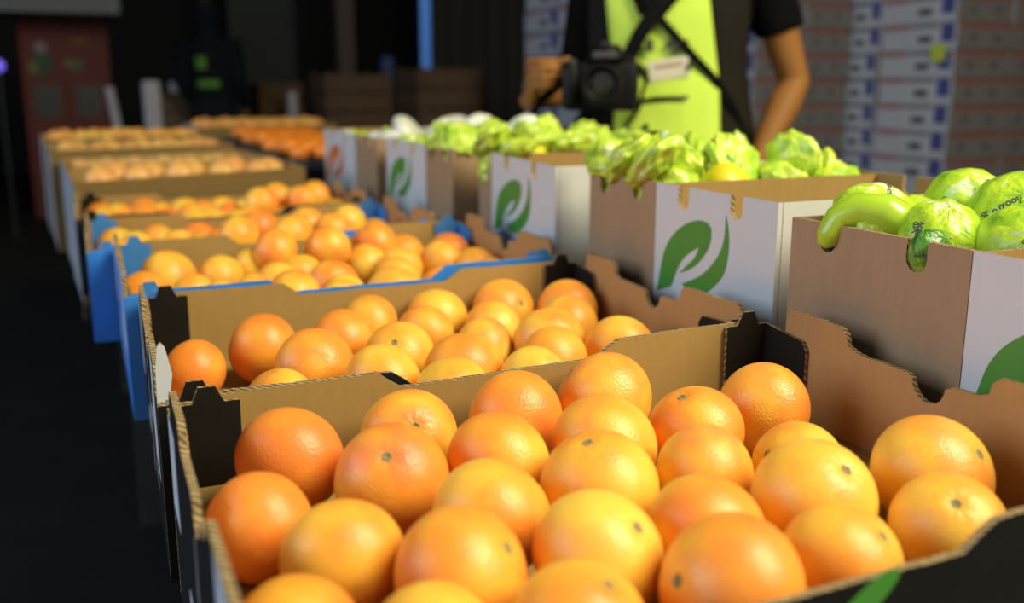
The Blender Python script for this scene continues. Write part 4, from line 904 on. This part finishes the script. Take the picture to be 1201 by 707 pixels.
bm = bmesh.new(); tube(bm, [(0, 0, 0), (0, 0, 1.19)], 0.010, 8); put('post', bm, M['plastic'], lm)
bm = bmesh.new(); ellipsoid(bm, (0, 0, 1.235), (0.042, 0.042, 0.042), 14, 10); put('bulb', bm, emit('violet_bulb', (0.16, 0.11, 0.75), 1.1), lm)
GB = plain('pale_grey_post', (0.30, 0.29, 0.33), 0.6)
bm = bmesh.new(); tube(bm, [(0.25, 7.0, 0), (0.215, 7.0, 0.7), (0.165, 7.0, 1.09)], 0.028, 12); simple('bollard', 'thin leaning pale grey post behind the kraft trays', 'post', bm, GB)
bm = boxbm(-0.055, 0.055, -0.05, 0.05, 0, 1.13, bevel=0.012); simple('bollard', 'thick pale grey post beside the leaning one', 'post', bm, GB).location = (0.42, 7.0, 0)
def wooden_bin(label, x, y, w, d, z0, z1, mat):
    t = thing('wooden_bin', label, 'bin', (x, y, z0)); h = z1 - z0; n = max(3, int(h / 0.14))
    for s in (0, 1):
        for i in range(n):
            z = i * h / n; put('plank', boxbm(0, w, s * d - 0.012, s * d + 0.012, z, z + h / n - 0.015), mat, t)
            put('plank', boxbm(s * w - 0.012, s * w + 0.012, 0.014, d - 0.014, z, z + h / n - 0.015), mat, t)
    for sx in (0.03, w - 0.03):
        for sy in (0.03, d - 0.03): put('corner_post', boxbm(sx - 0.015, sx + 0.015, sy - 0.015, sy + 0.015, 0, h), mat, t)
    put('bin_floor', boxbm(0.014, w - 0.014, 0.014, d - 0.014, 0, 0.02), mat, t)
WB = plain('dark_bin_wood', (0.085, 0.045, 0.022), 0.85, vary=0.3, scale=6)
wooden_bin('brown wooden bin behind the thick grey post', 0.58, 8.9, 0.32, 0.5, 0, 1.04, plain('dusty_bin_wood', (0.11, 0.07, 0.03), 0.85, vary=0.2))
wooden_bin('small brown wooden bin beside the short pale post', 1.40, 8.75, 0.36, 0.5, 0, 1.13, WB)
wooden_bin('wide low brown wooden bin next to the taller one under the blue tube', 1.80, 8.0, 0.54, 0.6, 0, 1.20, WB)
wooden_bin('tall brown wooden bin directly below the blue light tube', 2.37, 7.35, 0.50, 0.6, 0, 1.24, WB)
simple('plastic_drum', 'small white bucket standing on the brown bin', 'bucket', boxbm(0.66, 0.76, 8.60, 8.70, 1.041, 1.13, bevel=0.012), plain('white_bucket', (0.35, 0.36, 0.36), 0.6))
simple('bollard', 'short pale post beside the small brown bin', 'post', boxbm(1.555, 1.625, 8.3, 8.36, 0, 1.05, bevel=0.01), GB)
struct(put('trim_2', boxbm(2.20, 2.35, 9.2, 9.4, 0, 5.6), plain('rust_column', (0.055, 0.035, 0.035), 0.7)))
struct(put('trim_3', boxbm(1.5, 2.2, 11.2, 11.3, 0, 4.0), plain('green_grey_panel', (0.028, 0.033, 0.034), 0.8)))
for i in range(5):
    struct(put(f'trim_{4 + i}', boxbm(3.74 + i * 0.24, 3.955 + i * 0.24, 11.2, 11.3, 0, 4.0), plain('dark_shutter', (0.03 + 0.006 * (i % 2), 0.028, 0.026), 0.8)))
bt = thing('light_tube', 'vertical pale blue lit tube hanging above the tall bin', 'lamp', (2.97, 9.0, 1.25))
bm = bmesh.new(); tube(bm, [(0, 0, 0.0), (0, 0, 1.6)], 0.045, 14); smooth(put('tube', bm, emit('blue_tube', (0.055, 0.15, 0.40), 0.7), bt))
bm = bmesh.new(); tube(bm, [(0, 0, 1.6), (0, 0, 4.35)], 0.008, 6); put('hanging_wire', bm, M['steel'], bt)
simple('plastic_drum', 'dark red drum far behind the wrapped fruit', 'drum', (lambda b: (loft(b, [(3.46, 9.2, 0, .15, .15), (3.46, 9.2, 0.5, .16, .16), (3.46, 9.2, 1.13, .15, .15)], 20), b)[1])(bmesh.new()), plain('dark_red_drum', (0.16, 0.012, 0.016), 0.6))
simple('plastic_drum', 'small blue drum on a dark stand far behind', 'drum', (lambda b: (loft(b, [(2.66, 9.2, 0.0, .06, .06), (2.66, 9.2, 1.15, .06, .06), (2.66, 9.2, 1.18, .075, .075), (2.66, 9.2, 1.36, .07, .07)], 16), b)[1])(bmesh.new()), plain('dull_blue_drum', (0.02, 0.04, 0.13), 0.6))
# steel roof trusses
for i, y in enumerate((6.5, 9.8, 12.6)):
    bm = bmesh.new(); box(bm, -7, 10, y - 0.06, y + 0.06, 4.3, 4.42); box(bm, -7, 10, y - 0.06, y + 0.06, 5.2, 5.3)
    for x in range(-7, 10): tube(bm, [(x, y, 4.42), (x + 0.5, y, 5.2), (x + 1, y, 4.42)], 0.03, 6)
    struct(put(f'trim_{20 + i}', bm, M['steel']))
# worker in the dark; head cover and long sleeves added to hide lit skin
CL2 = dict(CL, shirt=plain('navy_jacket', (0.006, 0.007, 0.010), 0.9, spec=0.1))
w2 = person('distant worker in dark clothes with hi-vis bands behind the trays', (0.97, 8.4, 0), 2.55, CL2,
       [dict(sh=(-0.205, 0, 1.415), el=(-0.25, 0.03, 1.12), wr=(-0.22, -0.12, 0.92), kn=(-0.21, -0.15, 0.84), along=(0.1, -0.3, -1), across=(0.1, 1, 0), normal=(1, 0, 0), curl=0.3, sleeve=0.98, long=1, thumb=[(-0.215, -0.15, 0.9), (-0.20, -0.18, 0.87), (-0.195, -0.19, 0.85), (-0.19, -0.195, 0.83)]),
        dict(sh=(0.205, 0, 1.415), el=(0.25, 0.03, 1.12), wr=(0.22, -0.12, 0.92), kn=(0.21, -0.15, 0.84), along=(-0.1, -0.3, -1), across=(-0.1, 1, 0), normal=(-1, 0, 0), curl=0.3, sleeve=0.98, long=1, thumb=[(0.215, -0.15, 0.9), (0.20, -0.18, 0.87), (0.195, -0.19, 0.85), (0.19, -0.195, 0.83)])], voxel=0.010)
HV2 = plain('shaded_hi_vis', (0.07, 0.20, 0.015), 0.7)  # hi-vis colour darkened to paint in the gloom of the hall
bm = bmesh.new(); ellipsoid(bm, (0, -0.004, 1.655), (0.100, 0.118, 0.130), 20, 14); loft(bm, [(0, 0, 1.44, 0.13, 0.10), (0, 0, 1.52, 0.085, 0.085), (0, 0, 1.60, 0.09, 0.1)], 20)
smooth(put('shade_hood', remeshed(bm, 0.012, 4), CL2['shirt'], w2))  # added head cover that keeps the lit skin dark
patch(w2, 'hi_vis_band', HV2, [1.08, 1.10, 1.12, 1.14], lambda z: (-0.12, 0.06), 0.022, 10, back=True)
patch(w2, 'hi_vis_band', HV2, [1.22 + 0.02 * q for q in range(6)], lambda z: (-0.03, 0.06), 0.022, 6, back=True)
